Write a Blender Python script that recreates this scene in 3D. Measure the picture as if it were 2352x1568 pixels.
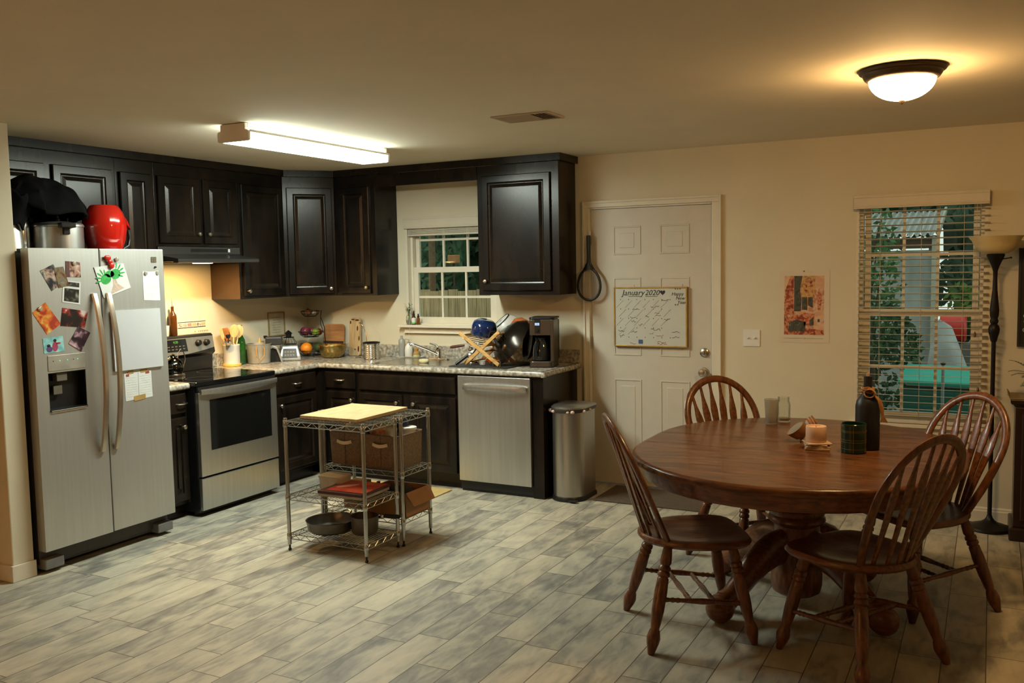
import bpy, bmesh, math, random
from mathutils import Matrix, Vector, noise
R = math.radians
PI = math.pi
rnd = random.Random(7)
sc = bpy.context.scene
C = sc.collection
for o in list(bpy.data.objects):
    bpy.data.objects.remove(o, do_unlink=True)

# ---------------------------------------------------------------- camera, world, exposure
cam_d = bpy.data.cameras.new('camera')
cam = bpy.data.objects.new('camera', cam_d)
C.objects.link(cam)
cam_d.sensor_width = 36.0
cam_d.lens = 32.14
cam_d.clip_start = 0.05
cr = Vector((0.88591269, 0.46349155, -0.01828357))
cu = Vector((-0.02130822, 0.08004022, 0.99656386))
cf = Vector((-0.46336235, 0.88247898, -0.08078483))
M = Matrix((cr, cu, -cf)).transposed().to_4x4()
M.translation = Vector((5.38639, -6.35043, 1.64569))
cam.matrix_world = M
sc.camera = cam
sc.view_settings.view_transform = 'Standard'
sc.view_settings.look = 'None'
sc.view_settings.gamma = 1
sc.view_settings.use_curve_mapping = False
sc.view_settings.exposure = 0.10
sc.cycles.use_denoising = True
sc.cycles.max_bounces = 8
sc.cycles.diffuse_bounces = 5
sc.cycles.glossy_bounces = 4
sc.cycles.transmission_bounces = 8
sc.cycles.transparent_max_bounces = 12
sc.cycles.caustics_reflective = False
sc.cycles.caustics_refractive = False
sc.cycles.sample_clamp_indirect = 6
world = bpy.data.worlds.new('dusk_sky')
sc.world = world
world.use_nodes = True
wb = world.node_tree.nodes['Background']
wb.inputs[0].default_value = (0.84, 0.91, 0.80, 1)
wb.inputs[1].default_value = 0.95
FLUO = 80.0      # fluorescent wrap lens radiance
DOME = 108.0     # ceiling dome radiance
TORCH = 2800.0   # bulb radiance of the added, unseen torchiere
HOODW = 17.0     # range hood bulb, watts

# ---------------------------------------------------------------- materials
MATS = {}
def nd(nt, t, **kw):
    n = nt.nodes.new(t)
    for k, v in kw.items():
        setattr(n, k, v)
    return n
def mat(name, col, rough=0.5, metal=0.0, var=0.12, vs=12.0, stretch=(1, 1, 1), bump=0.0, bs=60.0, col2=None,
        emit=None, es=0.0, trans=0.0, ior=1.45, coat=0.0, sheen=0.0, spec=0.5, lo=0.35, hi=0.65):
    if name in MATS:
        return MATS[name]
    m = bpy.data.materials.new(name)
    m.use_nodes = True
    nt = m.node_tree
    b = nt.nodes['Principled BSDF']
    b.inputs['Roughness'].default_value = rough
    b.inputs['Metallic'].default_value = metal
    b.inputs['IOR'].default_value = ior
    b.inputs['Transmission Weight'].default_value = trans
    b.inputs['Coat Weight'].default_value = coat
    b.inputs['Sheen Weight'].default_value = sheen
    b.inputs['Specular IOR Level'].default_value = spec
    tc = nd(nt, 'ShaderNodeTexCoord')
    mp = nd(nt, 'ShaderNodeMapping')
    mp.inputs['Scale'].default_value = stretch
    nt.links.new(tc.outputs['Object'], mp.inputs[0])
    nz = nd(nt, 'ShaderNodeTexNoise')
    nz.inputs['Scale'].default_value = vs
    nz.inputs['Detail'].default_value = 4
    nt.links.new(mp.outputs[0], nz.inputs[0])
    rp = nd(nt, 'ShaderNodeValToRGB')
    c1 = [c * (1 - var) for c in col]
    c2 = [min(1, c * (1 + var)) for c in (col2 or col)]
    rp.color_ramp.elements[0].color = (*c1, 1)
    rp.color_ramp.elements[1].color = (*c2, 1)
    rp.color_ramp.elements[0].position = lo
    rp.color_ramp.elements[1].position = hi
    nt.links.new(nz.outputs[0], rp.inputs[0])
    nt.links.new(rp.outputs[0], b.inputs['Base Color'])
    if bump:
        n2 = nd(nt, 'ShaderNodeTexNoise')
        n2.inputs['Scale'].default_value = bs
        n2.inputs['Detail'].default_value = 3
        nt.links.new(mp.outputs[0], n2.inputs[0])
        bp = nd(nt, 'ShaderNodeBump')
        bp.inputs['Strength'].default_value = bump
        bp.inputs['Distance'].default_value = 0.01
        nt.links.new(n2.outputs[0], bp.inputs['Height'])
        nt.links.new(bp.outputs[0], b.inputs['Normal'])
    if emit:
        b.inputs['Emission Color'].default_value = (*emit, 1)
        b.inputs['Emission Strength'].default_value = es
    MATS[name] = m
    return m
def pane_mat(name, tint=(0.9, 0.96, 0.95), refl=0.10, base=None):
    """thin clear glass: transparent with a glossy layer by viewing angle"""
    m = bpy.data.materials.new(name)
    m.use_nodes = True
    nt = m.node_tree
    nt.nodes.clear()
    out = nd(nt, 'ShaderNodeOutputMaterial')
    tr = nd(nt, 'ShaderNodeBsdfTransparent')
    tr.inputs[0].default_value = (*tint, 1)
    gl = nd(nt, 'ShaderNodeBsdfGlossy')
    gl.inputs['Roughness'].default_value = 0.03
    gl.inputs[0].default_value = (1, 1, 1, 1)
    fr = nd(nt, 'ShaderNodeLayerWeight')
    fr.inputs[0].default_value = 0.25
    mu = nd(nt, 'ShaderNodeMath', operation='MULTIPLY')
    mu.inputs[1].default_value = refl * 5
    cl = nd(nt, 'ShaderNodeMath', operation='MINIMUM')
    cl.inputs[1].default_value = 0.6
    mx = nd(nt, 'ShaderNodeMixShader')
    nt.links.new(fr.outputs['Fresnel'], mu.inputs[0])
    nt.links.new(mu.outputs[0], cl.inputs[0])
    nt.links.new(cl.outputs[0], mx.inputs[0])
    nt.links.new(tr.outputs[0], mx.inputs[1])
    nt.links.new(gl.outputs[0], mx.inputs[2])
    nt.links.new(mx.outputs[0], out.inputs[0])
    MATS[name] = m
    return m
def patch_mat(name, cols, scale=30.0, rough=0.35, seed=0.0):
    """a print whose image is soft patches of a few colours"""
    m = bpy.data.materials.new(name)
    m.use_nodes = True
    nt = m.node_tree
    b = nt.nodes['Principled BSDF']
    b.inputs['Roughness'].default_value = rough
    tc = nd(nt, 'ShaderNodeTexCoord')
    mp = nd(nt, 'ShaderNodeMapping')
    mp.inputs['Location'].default_value = (seed, seed * 1.7, seed * 0.6)
    scale *= .6
    nt.links.new(tc.outputs['Object'], mp.inputs[0])
    nz = nd(nt, 'ShaderNodeTexNoise')
    nz.inputs['Scale'].default_value = scale
    nz.inputs['Detail'].default_value = 5
    nz.inputs['Distortion'].default_value = 0.6
    nt.links.new(mp.outputs[0], nz.inputs[0])
    rp = nd(nt, 'ShaderNodeValToRGB')
    rp.color_ramp.interpolation = 'LINEAR'
    n = len(cols)
    for i, c in enumerate(cols):
        p = 0.40 + 0.30 * i / max(1, n - 1)
        if i < 2:
            e = rp.color_ramp.elements[i]
            e.position = p
        else:
            e = rp.color_ramp.elements.new(p)
        e.color = (*c, 1)
    nt.links.new(nz.outputs[0], rp.inputs[0])
    nt.links.new(rp.outputs[0], b.inputs['Base Color'])
    MATS[name] = m
    return m
def floor_mat():
    m = bpy.data.materials.new('plank_tile')
    m.use_nodes = True
    nt = m.node_tree
    b = nt.nodes['Principled BSDF']
    L = nt.links.new
    tc = nd(nt, 'ShaderNodeTexCoord')
    sp = nd(nt, 'ShaderNodeSeparateXYZ')
    L(tc.outputs['Object'], sp.inputs[0])
    def mth(op, a, bb=None, c=None):
        n = nd(nt, 'ShaderNodeMath', operation=op)
        for i, v in enumerate((a, bb, c)):
            if v is None:
                continue
            if isinstance(v, (int, float)):
                n.inputs[i].default_value = v
            else:
                L(v, n.inputs[i])
        return n.outputs[0]
    W, LN = 0.1626, 0.63
    u = mth('DIVIDE', mth('SUBTRACT', sp.outputs[0], 1.659 - W * 40), W)
    row = mth('FLOOR', u)
    wn = nd(nt, 'ShaderNodeTexWhiteNoise', noise_dimensions='1D')
    L(row, wn.inputs['W'])
    v = mth('ADD', mth('DIVIDE', mth('ADD', sp.outputs[1], 50.0), LN), wn.outputs[0])
    col = mth('FLOOR', v)
    fu = mth('FRACT', u)
    fv = mth('FRACT', v)
    du = mth('MULTIPLY', mth('MINIMUM', fu, mth('SUBTRACT', 1.0, fu)), W)
    dv = mth('MULTIPLY', mth('MINIMUM', fv, mth('SUBTRACT', 1.0, fv)), LN)
    d = mth('MINIMUM', du, dv)
    gr = mth('LESS_THAN', d, 0.0021)
    cb = nd(nt, 'ShaderNodeCombineXYZ')
    L(row, cb.inputs[0])
    L(col, cb.inputs[1])
    w2 = nd(nt, 'ShaderNodeTexWhiteNoise', noise_dimensions='3D')
    L(cb.outputs[0], w2.inputs[0])
    vm = nd(nt, 'ShaderNodeVectorMath', operation='SCALE')
    vm.inputs['Scale'].default_value = 9.0
    L(w2.outputs['Color'], vm.inputs[0])
    va = nd(nt, 'ShaderNodeVectorMath', operation='ADD')
    L(tc.outputs['Object'], va.inputs[0])
    L(vm.outputs[0], va.inputs[1])
    def nz(scale, sy, det, dist=0.0):
        mp = nd(nt, 'ShaderNodeMapping')
        mp.inputs['Scale'].default_value = (1, sy, 1)
        L(va.outputs[0], mp.inputs[0])
        n = nd(nt, 'ShaderNodeTexNoise')
        n.inputs['Scale'].default_value = scale
        n.inputs['Detail'].default_value = det
        n.inputs['Distortion'].default_value = dist
        L(mp.outputs[0], n.inputs[0])
        return n.outputs[0]
    broad = nz(4.2, 0.55, 5, 0.9)
    fine = nz(24.0, 0.30, 6, 0.6)
    mixn = mth('ADD', mth('MULTIPLY', broad, 0.56), mth('MULTIPLY', fine, 0.36))
    mixn = mth('ADD', mixn, mth('MULTIPLY', w2.outputs[0], 0.10))
    rp = nd(nt, 'ShaderNodeValToRGB')
    e = rp.color_ramp.elements
    e[0].position, e[0].color = 0.34, (0.145, 0.14, 0.122, 1)
    e[1].position, e[1].color = 0.66, (0.50, 0.46, 0.355, 1)
    for p, c in ((0.44, (0.25, 0.24, 0.205, 1)), (0.53, (0.385, 0.36, 0.285, 1))):
        k = rp.color_ramp.elements.new(p)
        k.color = c
    L(mixn, rp.inputs[0])
    mx = nd(nt, 'ShaderNodeMix', data_type='RGBA')
    L(gr, mx.inputs[0])
    L(rp.outputs[0], mx.inputs[6])
    mx.inputs[7].default_value = (0.085, 0.06, 0.04, 1)
    L(mx.outputs[2], b.inputs['Base Color'])
    b.inputs['Roughness'].default_value = 0.52
    bp = nd(nt, 'ShaderNodeBump')
    bp.inputs['Strength'].default_value = 0.25
    bp.inputs['Distance'].default_value = 0.004
    L(mth('ADD', fine, mth('MULTIPLY', gr, -1.5)), bp.inputs['Height'])
    L(bp.outputs[0], b.inputs['Normal'])
    MATS['plank_tile'] = m
    return m
WALL = mat('cream_wall_paint', (0.66, 0.60, 0.455), 0.75, var=0.02, vs=3, bump=0.05, bs=90)
CEIL = mat('ceiling_paint', (0.78, 0.71, 0.57), 0.85, var=0.02, vs=3, bump=0.08, bs=120)
TRIM = mat('white_trim_paint', (0.70, 0.64, 0.52), 0.4, var=0.02)
DOORW = mat('door_paint', (0.58, 0.53, 0.44), 0.42, var=0.02)
FLOOR = floor_mat()
ESP = mat('espresso_wood', (0.0065, 0.0052, 0.0044), 0.24, col2=(0.015, 0.0095, 0.006), var=0.15, vs=4, stretch=(2, 2, 0.8), bump=0.0, bs=80, spec=0.36)
STEEL = mat('brushed_steel', (0.55, 0.545, 0.52), 0.34, 0.92, var=0.05, vs=40, stretch=(1, 1, 0.03), bump=0.015, bs=200)
CHROME = mat('chrome', (0.72, 0.70, 0.66), 0.16, 1.0, var=0.03)
NICKEL = mat('satin_nickel', (0.55, 0.50, 0.42), 0.28, 1.0, var=0.05)
BLK = mat('black_plastic', (0.012, 0.012, 0.012), 0.35, var=0.1)
BLKG = mat('black_glass', (0.006, 0.006, 0.006), 0.06, var=0.05)
GREY = mat('fridge_side_grey', (0.055, 0.048, 0.042), 0.45, var=0.06)
WHT = mat('white_plastic', (0.75, 0.73, 0.68), 0.35, var=0.03)
PAPER = mat('white_paper', (0.56, 0.56, 0.54), 0.8, var=0.03)
OAK = mat('red_oak', (0.095, 0.030, 0.009), 0.33, col2=(0.17, 0.060, 0.020), var=0.15, vs=9, stretch=(1, 7, 7), coat=0.12, bump=0.03, bs=60)
OAKV = mat('red_oak_turned', (0.085, 0.027, 0.008), 0.34, col2=(0.155, 0.054, 0.018), var=0.15, vs=14, stretch=(4, 4, 1), coat=0.15)
GRAN = mat('speckled_laminate', (0.24, 0.205, 0.17), 0.22, col2=(0.47, 0.44, 0.37), var=0.1, vs=42, lo=0.36, hi=0.62)
GLASSW = pane_mat('window_glass')
GLASSC = pane_mat('clear_glass', (0.955, 0.965, 0.95), 0.16)
MAHO = mat('dark_mahogany', (0.022, 0.008, 0.005), 0.35, var=0.2, vs=8, stretch=(1, 1, .3), coat=.2)

# ---------------------------------------------------------------- mesh helpers
class MB:
    def __init__(s):
        s.v = []; s.f = []; s.sm = []; s.mi = []; s.m = 0; s.M = None
    def av(s, pts):
        k = len(s.v)
        for p in pts:
            p = Vector(p)
            s.v.append(s.M @ p if s.M is not None else p)
        return k
    def af(s, idx, smooth=False):
        s.f.append(tuple(idx)); s.sm.append(smooth); s.mi.append(s.m)
    def box(s, x0, x1, y0, y1, z0, z1):
        k = s.av([(x0, y0, z0), (x1, y0, z0), (x1, y1, z0), (x0, y1, z0), (x0, y0, z1), (x1, y0, z1), (x1, y1, z1), (x0, y1, z1)])
        for q in ((0, 3, 2, 1), (4, 5, 6, 7), (0, 1, 5, 4), (1, 2, 6, 5), (2, 3, 7, 6), (3, 0, 4, 7)):
            s.af([k + i for i in q])
        return s
    def bar(s, a, b, w, t, up=(0, 0, 1)):
        """rectangular bar from a to b, w wide across `up`, t thick along `up`"""
        a, b = Vector(a), Vector(b)
        d = (b - a).normalized(); up = Vector(up)
        x = d.cross(up)
        if x.length < 1e-5: x = d.cross(Vector((1, 0, 0)))
        x.normalize(); y = x.cross(d)
        ks = []
        for p in (a, b):
            ks.append(s.av([p + x * (i * w / 2) + y * (j * t / 2) for i, j in ((-1, -1), (1, -1), (1, 1), (-1, 1))]))
        p, q = ks
        for i in range(4):
            j = (i + 1) % 4
            s.af([p + i, p + j, q + j, q + i])
        s.af([p + 3, p + 2, p + 1, p]); s.af([q, q + 1, q + 2, q + 3])
        return s
    def rings(s, rings, caps=True, closed=False, smooth=True):
        ks = [s.av(r) for r in rings]; n = len(rings[0])
        L = len(ks)
        for a in range(L if closed else L - 1):
            p, q = ks[a], ks[(a + 1) % L]
            for i in range(n):
                j = (i + 1) % n
                s.af([p + i, p + j, q + j, q + i], smooth)
        if caps and not closed:
            s.af([ks[0] + i for i in reversed(range(n))]); s.af([ks[-1] + i for i in range(n)])
        return s
    def tube(s, pts, r, n=8, closed=False, ry=None, upv=None):
        pts = [Vector(p) for p in pts]; rings = []; L = len(pts)
        prev = None
        for i, p in enumerate(pts):
            a = pts[(i - 1) % L] if (closed or i > 0) else p
            b = pts[(i + 1) % L] if (closed or i < L - 1) else p
            d = (b - a).normalized()
            if upv is not None:
                x = d.cross(Vector(upv)).normalized()
            elif prev is None:
                x = d.cross(Vector((0, 0, 1)))
                if x.length < 1e-3: x = d.cross(Vector((1, 0, 0)))
                x.normalize()
            else:
                x = (prev - d * prev.dot(d)).normalized()
            prev = x; y = d.cross(x)
            rr = r[i] if isinstance(r, (list, tuple)) else r
            r2 = rr if ry is None else ry
            rings.append([p + x * (rr * math.cos(t)) + y * (r2 * math.sin(t)) for t in [2 * PI * k / n for k in range(n)]])
        return s.rings(rings, closed=closed)
    def turned(s, a, b, prof, n=12):
        """turned spindle from a to b; prof = [(t, radius)]"""
        a, b = Vector(a), Vector(b); d = (b - a); L = d.length; d.normalize()
        x = d.cross(Vector((0, 0, 1)))
        if x.length < 1e-3: x = Vector((1, 0, 0))
        x.normalize(); y = d.cross(x)
        return s.rings([[a + d * (t * L) + x * (r * math.cos(q)) + y * (r * math.sin(q)) for q in [2 * PI * k / n for k in range(n)]] for t, r in prof])
    def lathe(s, prof, c=(0, 0, 0), n=28, caps=True, closed=False):
        c = Vector(c)
        return s.rings([[c + Vector((r * math.cos(q), r * math.sin(q), z)) for q in [2 * PI * k / n for k in range(n)]] for r, z in prof], caps=caps, closed=closed)
    def cyl(s, c, r, z0, z1, n=24):
        return s.lathe([(r, z0), (r, z1)], c, n)
    def ball(s, c, rx, ry=None, rz=None, n=14, m=9):
        ry = ry or rx; rz = rz or rx; c = Vector(c)
        return s.rings([[c + Vector((rx * math.sin(a) * math.cos(q), ry * math.sin(a) * math.sin(q), -rz * math.cos(a))) for q in [2 * PI * k / n for k in range(n)]]
                        for a in [0.02 + (PI - 0.04) * i / m for i in range(m + 1)]])
    def prism(s, poly, z0, z1, smooth=False):
        n = len(poly)
        a = s.av([(p[0], p[1], z0) for p in poly]); b = s.av([(p[0], p[1], z1) for p in poly])
        for i in range(n):
            j = (i + 1) % n
            s.af([a + i, a + j, b + j, b + i], smooth)
        s.af([a + i for i in reversed(range(n))]); s.af([b + i for i in range(n)])
        return s
    def loops(s, lps, cap=True):
        """concentric loops of equal count, flat shaded"""
        return s.rings(lps, caps=cap, smooth=False)
    def panel(s, x0, x1, z0, z1, prof, y=0.0):
        """front-facing (-y) rectangle with stepped profile [(inset, outward)] and a back at y"""
        def rect(i, d):
            return [(x0 + i, y - d, z0 + i), (x1 - i, y - d, z0 + i), (x1 - i, y - d, z1 - i), (x0 + i, y - d, z1 - i)]
        return s.rings([rect(i, d) for i, d in prof], caps=True, smooth=False)
    def quadmesh(s, fn, nu, nv, smooth=True):
        k = s.av([fn(i / nu, j / nv) for j in range(nv + 1) for i in range(nu + 1)])
        for j in range(nv):
            for i in range(nu):
                a = k + j * (nu + 1) + i
                s.af([a, a + 1, a + nu + 2, a + nu + 1], smooth)
        return s
    def mesh(s, name, mats, inv=None):
        me = bpy.data.meshes.new(name)
        vs = [(inv @ v) if inv is not None else v for v in s.v]
        me.from_pydata([tuple(v) for v in vs], [], s.f)
        me.polygons.foreach_set('use_smooth', s.sm)
        me.polygons.foreach_set('material_index', s.mi)
        for m in mats:
            me.materials.append(m)
        bm = bmesh.new(); bm.from_mesh(me)
        bmesh.ops.recalc_face_normals(bm, faces=bm.faces)
        for e in bm.edges:
            if len(e.link_faces) == 2 and e.calc_face_angle(0.0) > R(42):
                e.smooth = False
        bm.to_mesh(me); bm.free()
        me.update()
        return me
def lst(m): return m if isinstance(m, (list, tuple)) else [m]
def link(name, me, parent=None):
    o = bpy.data.objects.new(name, me); C.objects.link(o)
    if parent is not None: o.parent = parent
    return o
def props(o, label, cat, group=None):
    o['label'] = label; o['category'] = cat
    if group: o['group'] = group
def bevel(o, w, seg=2):
    b = o.modifiers.new('bevel', 'BEVEL'); b.width = w; b.segments = seg; b.limit_method = 'ANGLE'; b.angle_limit = R(40)
class T:
    """a thing: an Empty at its base that parents its parts"""
    def __init__(s, name, label, cat, loc=(0, 0, 0), rz=0.0, group=None, rot=None):
        s.e = bpy.data.objects.new(name, None); C.objects.link(s.e)
        s.e.empty_display_size = 0.05
        s.e.location = loc
        s.e.rotation_euler = rot if rot else (0, 0, rz)
        props(s.e, label, cat, group)
        s.M = Matrix.Translation(Vector(loc)) @ (s.e.rotation_euler.to_matrix().to_4x4())
        s.I = s.M.inverted()
    def p(s, name, mb, mats, parent=None, w=False, bev=0, label=None):
        o = link(name, mb.mesh(name, lst(mats), s.I if w else None), parent or s.e)
        if bev: bevel(o, bev)
        if label: o['label'] = label
        return o
def S(name, mb, mats, label, cat, loc=(0, 0, 0), rz=0.0, group=None, bev=0, w=False, rot=None):
    """a thing that is one mesh"""
    rot = rot if rot else (0, 0, rz)
    inv = None
    if w: inv = Matrix.Translation(Vector(loc)).inverted()
    o = link(name, mb.mesh(name, lst(mats), inv))
    o.location = loc; o.rotation_euler = rot
    props(o, label, cat, group)
    if bev: bevel(o, bev)
    return o
def ST(name, mb, mats, parent=None, bev=0):
    """setting"""
    o = link(name, mb.mesh(name, lst(mats)), parent)
    if parent is None: o['kind'] = 'structure'
    if bev: bevel(o, bev)
    return o
def dup(e, loc=None, rz=None, label=None, name=None):
    def cp(o, par):
        c = o.copy(); C.objects.link(c)
        if par is not None: c.parent = par
        for ch in [x for x in bpy.data.objects if x.parent == o and x is not c]:
            cp(ch, c)
        return c
    r = cp(e, None)
    if loc is not None: r.location = loc
    if rz is not None: r.rotation_euler = (0, 0, rz)
    if label: r['label'] = label
    return r
def text_mb(body, size, thick=0.0008, shear=0.0, space=1.0):
    cu_ = bpy.data.curves.new('t', 'FONT'); cu_.body = body; cu_.size = size; cu_.extrude = thick; cu_.shear = shear
    cu_.space_character = space; cu_.resolution_u = 3; cu_.align_x = 'CENTER'; cu_.align_y = 'CENTER'
    o = bpy.data.objects.new('t', cu_); C.objects.link(o)
    dg = bpy.context.evaluated_depsgraph_get(); dg.update()
    me = bpy.data.meshes.new_from_object(o.evaluated_get(dg))
    r = ([v.co.copy() for v in me.vertices], [tuple(p.vertices) for p in me.polygons])
    bpy.data.objects.remove(o, do_unlink=True); bpy.data.curves.remove(cu_); bpy.data.meshes.remove(me)
    return r
def put_text(mb, body, size, M, shear=0.0, thick=0.0008):
    vs, fs = text_mb(body, size, thick, shear)
    k = mb.av([M @ v for v in vs])
    for f in fs: mb.af([k + i for i in f])
def wallM(x, y, z, rz=0.0, tilt=0.0):
    """text plane standing upright facing -y, turned by rz"""
    return Matrix.Translation((x, y, z)) @ Matrix.Rotation(rz, 4, 'Z') @ Matrix.Rotation(PI / 2, 4, 'X') @ Matrix.Rotation(tilt, 4, 'Z')

# ---------------------------------------------------------------- the setting
HC = 2.458
X0, X1, Y0 = -2.0, 7.5, -8.6
ST('floor', MB().box(X0 - .12, X1 + .12, Y0 - .12, 0.12, -0.12, 0.0), FLOOR)
ST('ceiling', MB().box(X0 - .12, X1 + .12, Y0 - .12, 0.12, HC, HC + .12), CEIL)
def holed(mb, xa, xb, ops):
    x = xa
    for (a, b, c, d) in ops:
        mb.box(x, a, 0, .12, 0, HC)
        if c > 0: mb.box(a, b, 0, .12, 0, c)
        mb.box(a, b, 0, .12, d, HC)
        x = b
    mb.box(x, xb, 0, .12, 0, HC)
    return mb
ST('wall_back', holed(MB(), X0, X1, [(1.07, 1.92, 1.185, 2.07), (2.70, 3.672, 0, 2.09), (4.60, 5.36, 0.60, 2.06)]), WALL)
ST('wall_kitchen', MB().box(-.12, 0, -3.22, 0, 0, HC), WALL)
ST('wall_partition', MB().box(X0, .745, -3.345, -3.22, 0, HC), WALL, bev=.006)
ST('wall_left', MB().box(X0 - .12, X0, Y0, -3.22, 0, HC), WALL)
ST('wall_rear', MB().box(X0, X1, Y0 - .12, Y0, 0, HC), WALL)
ST('wall_right', MB().box(X1, X1 + .12, Y0, 0, 0, HC), WALL)
def base_prof(x0, x1):
    mb = MB()
    pr = [(0, 0), (-.014, 0), (-.014, .07), (-.010, .078), (-.010, .086), (-.004, .094), (0, .094)]
    mb.rings([[(x, y - .0005, z) for y, z in pr] for x in (x0, x1)], smooth=False)
    return mb
ST('baseboard_back', base_prof(3.72, X1), TRIM)
b_ = MB(); b_.box(.7455, .757, -3.35, -3.215, 0, .09); b_.box(X0, .757, -3.357, -3.3455, 0, .09)
ST('baseboard_partition', b_, TRIM, bev=.003)

def sash(mb, x0, x1, z0, z1, y, w=.045, t=.03, bot=None, nx=3, zs=()):
    bot = bot or w
    mb.box(x0, x0 + w, y, y + t, z0, z1); mb.box(x1 - w, x1, y, y + t, z0, z1)
    mb.box(x0 + w, x1 - w, y, y + t, z0, z0 + bot); mb.box(x0 + w, x1 - w, y, y + t, z1 - w, z1)
    g0, g1 = x0 + w, x1 - w
    for i in range(1, nx):
        x = g0 + (g1 - g0) * i / nx
        mb.box(x - .009, x + .009, y + .006, y + .022, z0 + bot, z1 - w)
    for z in zs:
        mb.box(g0, g1, y + .007, y + .021, z - .009, z + .009)
def window(name, x0, x1, z0, z1, zm, zu, zl):
    fr = MB(); t = .018
    fr.box(x0, x0 + t, .0, .118, z0, z1); fr.box(x1 - t, x1, .0, .118, z0, z1)
    fr.box(x0 + t, x1 - t, .0, .118, z1 - t, z1); fr.box(x0 + t, x1 - t, .0, .118, z0, z0 + .012)
    fr.box(x0 + t, x0 + t + .02, .05, .11, z0, z1 - t); fr.box(x1 - t - .02, x1 - t, .05, .11, z0, z1 - t)
    w = ST(name, fr, TRIM)
    a = MB(); sash(a, x0 + .045, x1 - .045, zm - .012, z1 - .02, .088, .035, .022, zs=zu)
    ST('upper_sash', a, TRIM, w)
    b = MB(); sash(b, x0 + .038, x1 - .038, z0 + .012, zm + .03, .055, .045, .028, bot=.05, zs=zl)
    ST('lower_sash', b, TRIM, w)
    g = MB(); g.box(x0 + .07, x1 - .07, .099, .1015, zm, z1 - .05)
    ST('upper_pane', g, GLASSW, w)
    g = MB(); g.box(x0 + .07, x1 - .07, .068, .0705, z0 + .05, zm)
    ST('lower_pane', g, GLASSW, w)
    return w
w1 = window('window_1', 1.07, 1.92, 1.185, 2.07, 1.63, (1.885,), (1.413,))
s_ = MB(); s_.box(1.01, 1.98, -.06, .0, 1.165, 1.187); s_.box(1.05, 1.94, -.022, -.0005, 1.12, 1.165)
s_.box(1.045, 1.945, -.028, -.0005, 1.116, 1.124)
ST('window_sill', s_, TRIM, w1, bev=.003)
w2 = window('window_2', 4.60, 5.36, 0.60, 2.06, 1.30, (1.68,), (.955,))
s_ = MB(); s_.box(4.57, 5.40, -.045, .0, 0.575, .60); s_.box(4.59, 5.38, -.015, -.0005, .50, .575)
ST('window_sill', s_, TRIM, w2, bev=.003)

# entry door with six raised panels
DX0, DX1 = 2.729, 3.643
d_ = MB(); y = .012
xs = [DX0, 2.905, 3.120, 3.262, 3.484, DX1]
zs = [.012, .225, .805, .980, 1.556, 1.722, 1.932, 2.06]
for i in range(5):
    for j in range(7):
        xa, xb, za, zb = xs[i], xs[i + 1], zs[j], zs[j + 1]
        if i in (1, 3) and j in (1, 3, 5):
            d_.panel(xa, xb, za, zb, [(0, 0), (.003, .005), (.010, .005), (.024, -.016), (.030, -.018), (.054, .003), (.057, .003)], y)
        else:
            k = d_.av([(xa, y, za), (xb, y, za), (xb, y, zb), (xa, y, zb)]); d_.af([k, k + 1, k + 2, k + 3])
d_.box(DX0, DX1, y + .022, y + .045, .012, 2.06)
for (a, b, c, e) in ((DX0, DX0, .012, 2.06), (DX1, DX1, .012, 2.06)):
    k = d_.av([(a, y, c), (a, y + .024, c), (a, y + .024, e), (a, y, e)]); d_.af([k, k + 1, k + 2, k + 3])
k = d_.av([(DX0, y, 2.06), (DX1, y, 2.06), (DX1, y + .02, 2.06), (DX0, y + .02, 2.06)]); d_.af([k, k + 1, k + 2, k + 3])
door1 = ST('door_1', d_, DOORW)
kb = MB(); kb.M = Matrix.Translation((3.588, y, .878)) @ Matrix.Rotation(PI / 2, 4, 'X')
kb.lathe([(.033, 0), (.033, .006), (.028, .012), (.012, .014), (.011, .032), (.020, .038), (.028, .05), (.029, .060), (.022, .070), (.008, .073)], n=24)
o = ST('door_knob', kb, NICKEL, door1); o['label'] = 'brushed nickel door knob'
kb = MB(); kb.M = Matrix.Translation((3.591, y, 1.017)) @ Matrix.Rotation(PI / 2, 4, 'X')
kb.lathe([(.033, 0), (.032, .010), (.024, .016), (.008, .018)], n=24)
kb.M = None; kb.box(3.588, 3.594, y - .032, y - .014, 1.002, 1.032)
o = ST('deadbolt', kb, NICKEL, door1)
for z in (.25, 1.07, 1.85):
    ST('hinge', MB().box(DX0 - .016, DX0 + .002, -.003, .012, z - .045, z + .045), NICKEL, door1)
ST('peephole', MB().box(3.186, 3.196, y - .003, y + .002, 1.505, 1.515), NICKEL, door1) if False else None
c_ = MB()
def casing(mb, a, b, w, inward):
    """mitred casing strip between two corners, profile stepped"""
    pass
c_.box(2.672, 2.722, -.016, -.0005, 0, 2.075); c_.box(3.65, 3.716, -.016, -.0005, 0, 2.075)
c_.box(2.672, 3.716, -.018, -.0005, 2.075, 2.122)
c_.box(2.672, 2.688, -.026, -.016, 0, 2.122); c_.box(3.700, 3.716, -.026, -.016, 0, 2.122); c_.box(2.688, 3.700, -.026, -.018, 2.106, 2.122)
c_.box(2.70, 2.727, -.0005, .118, 0, 2.09); c_.box(3.645, 3.672, -.0005, .118, 0, 2.09); c_.box(2.727, 3.645, -.0005, .118, 2.063, 2.09)
c_.box(2.727, 3.645, .058, .10, 0, .010)
ST('trim_1', c_, TRIM, bev=.003)

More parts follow.
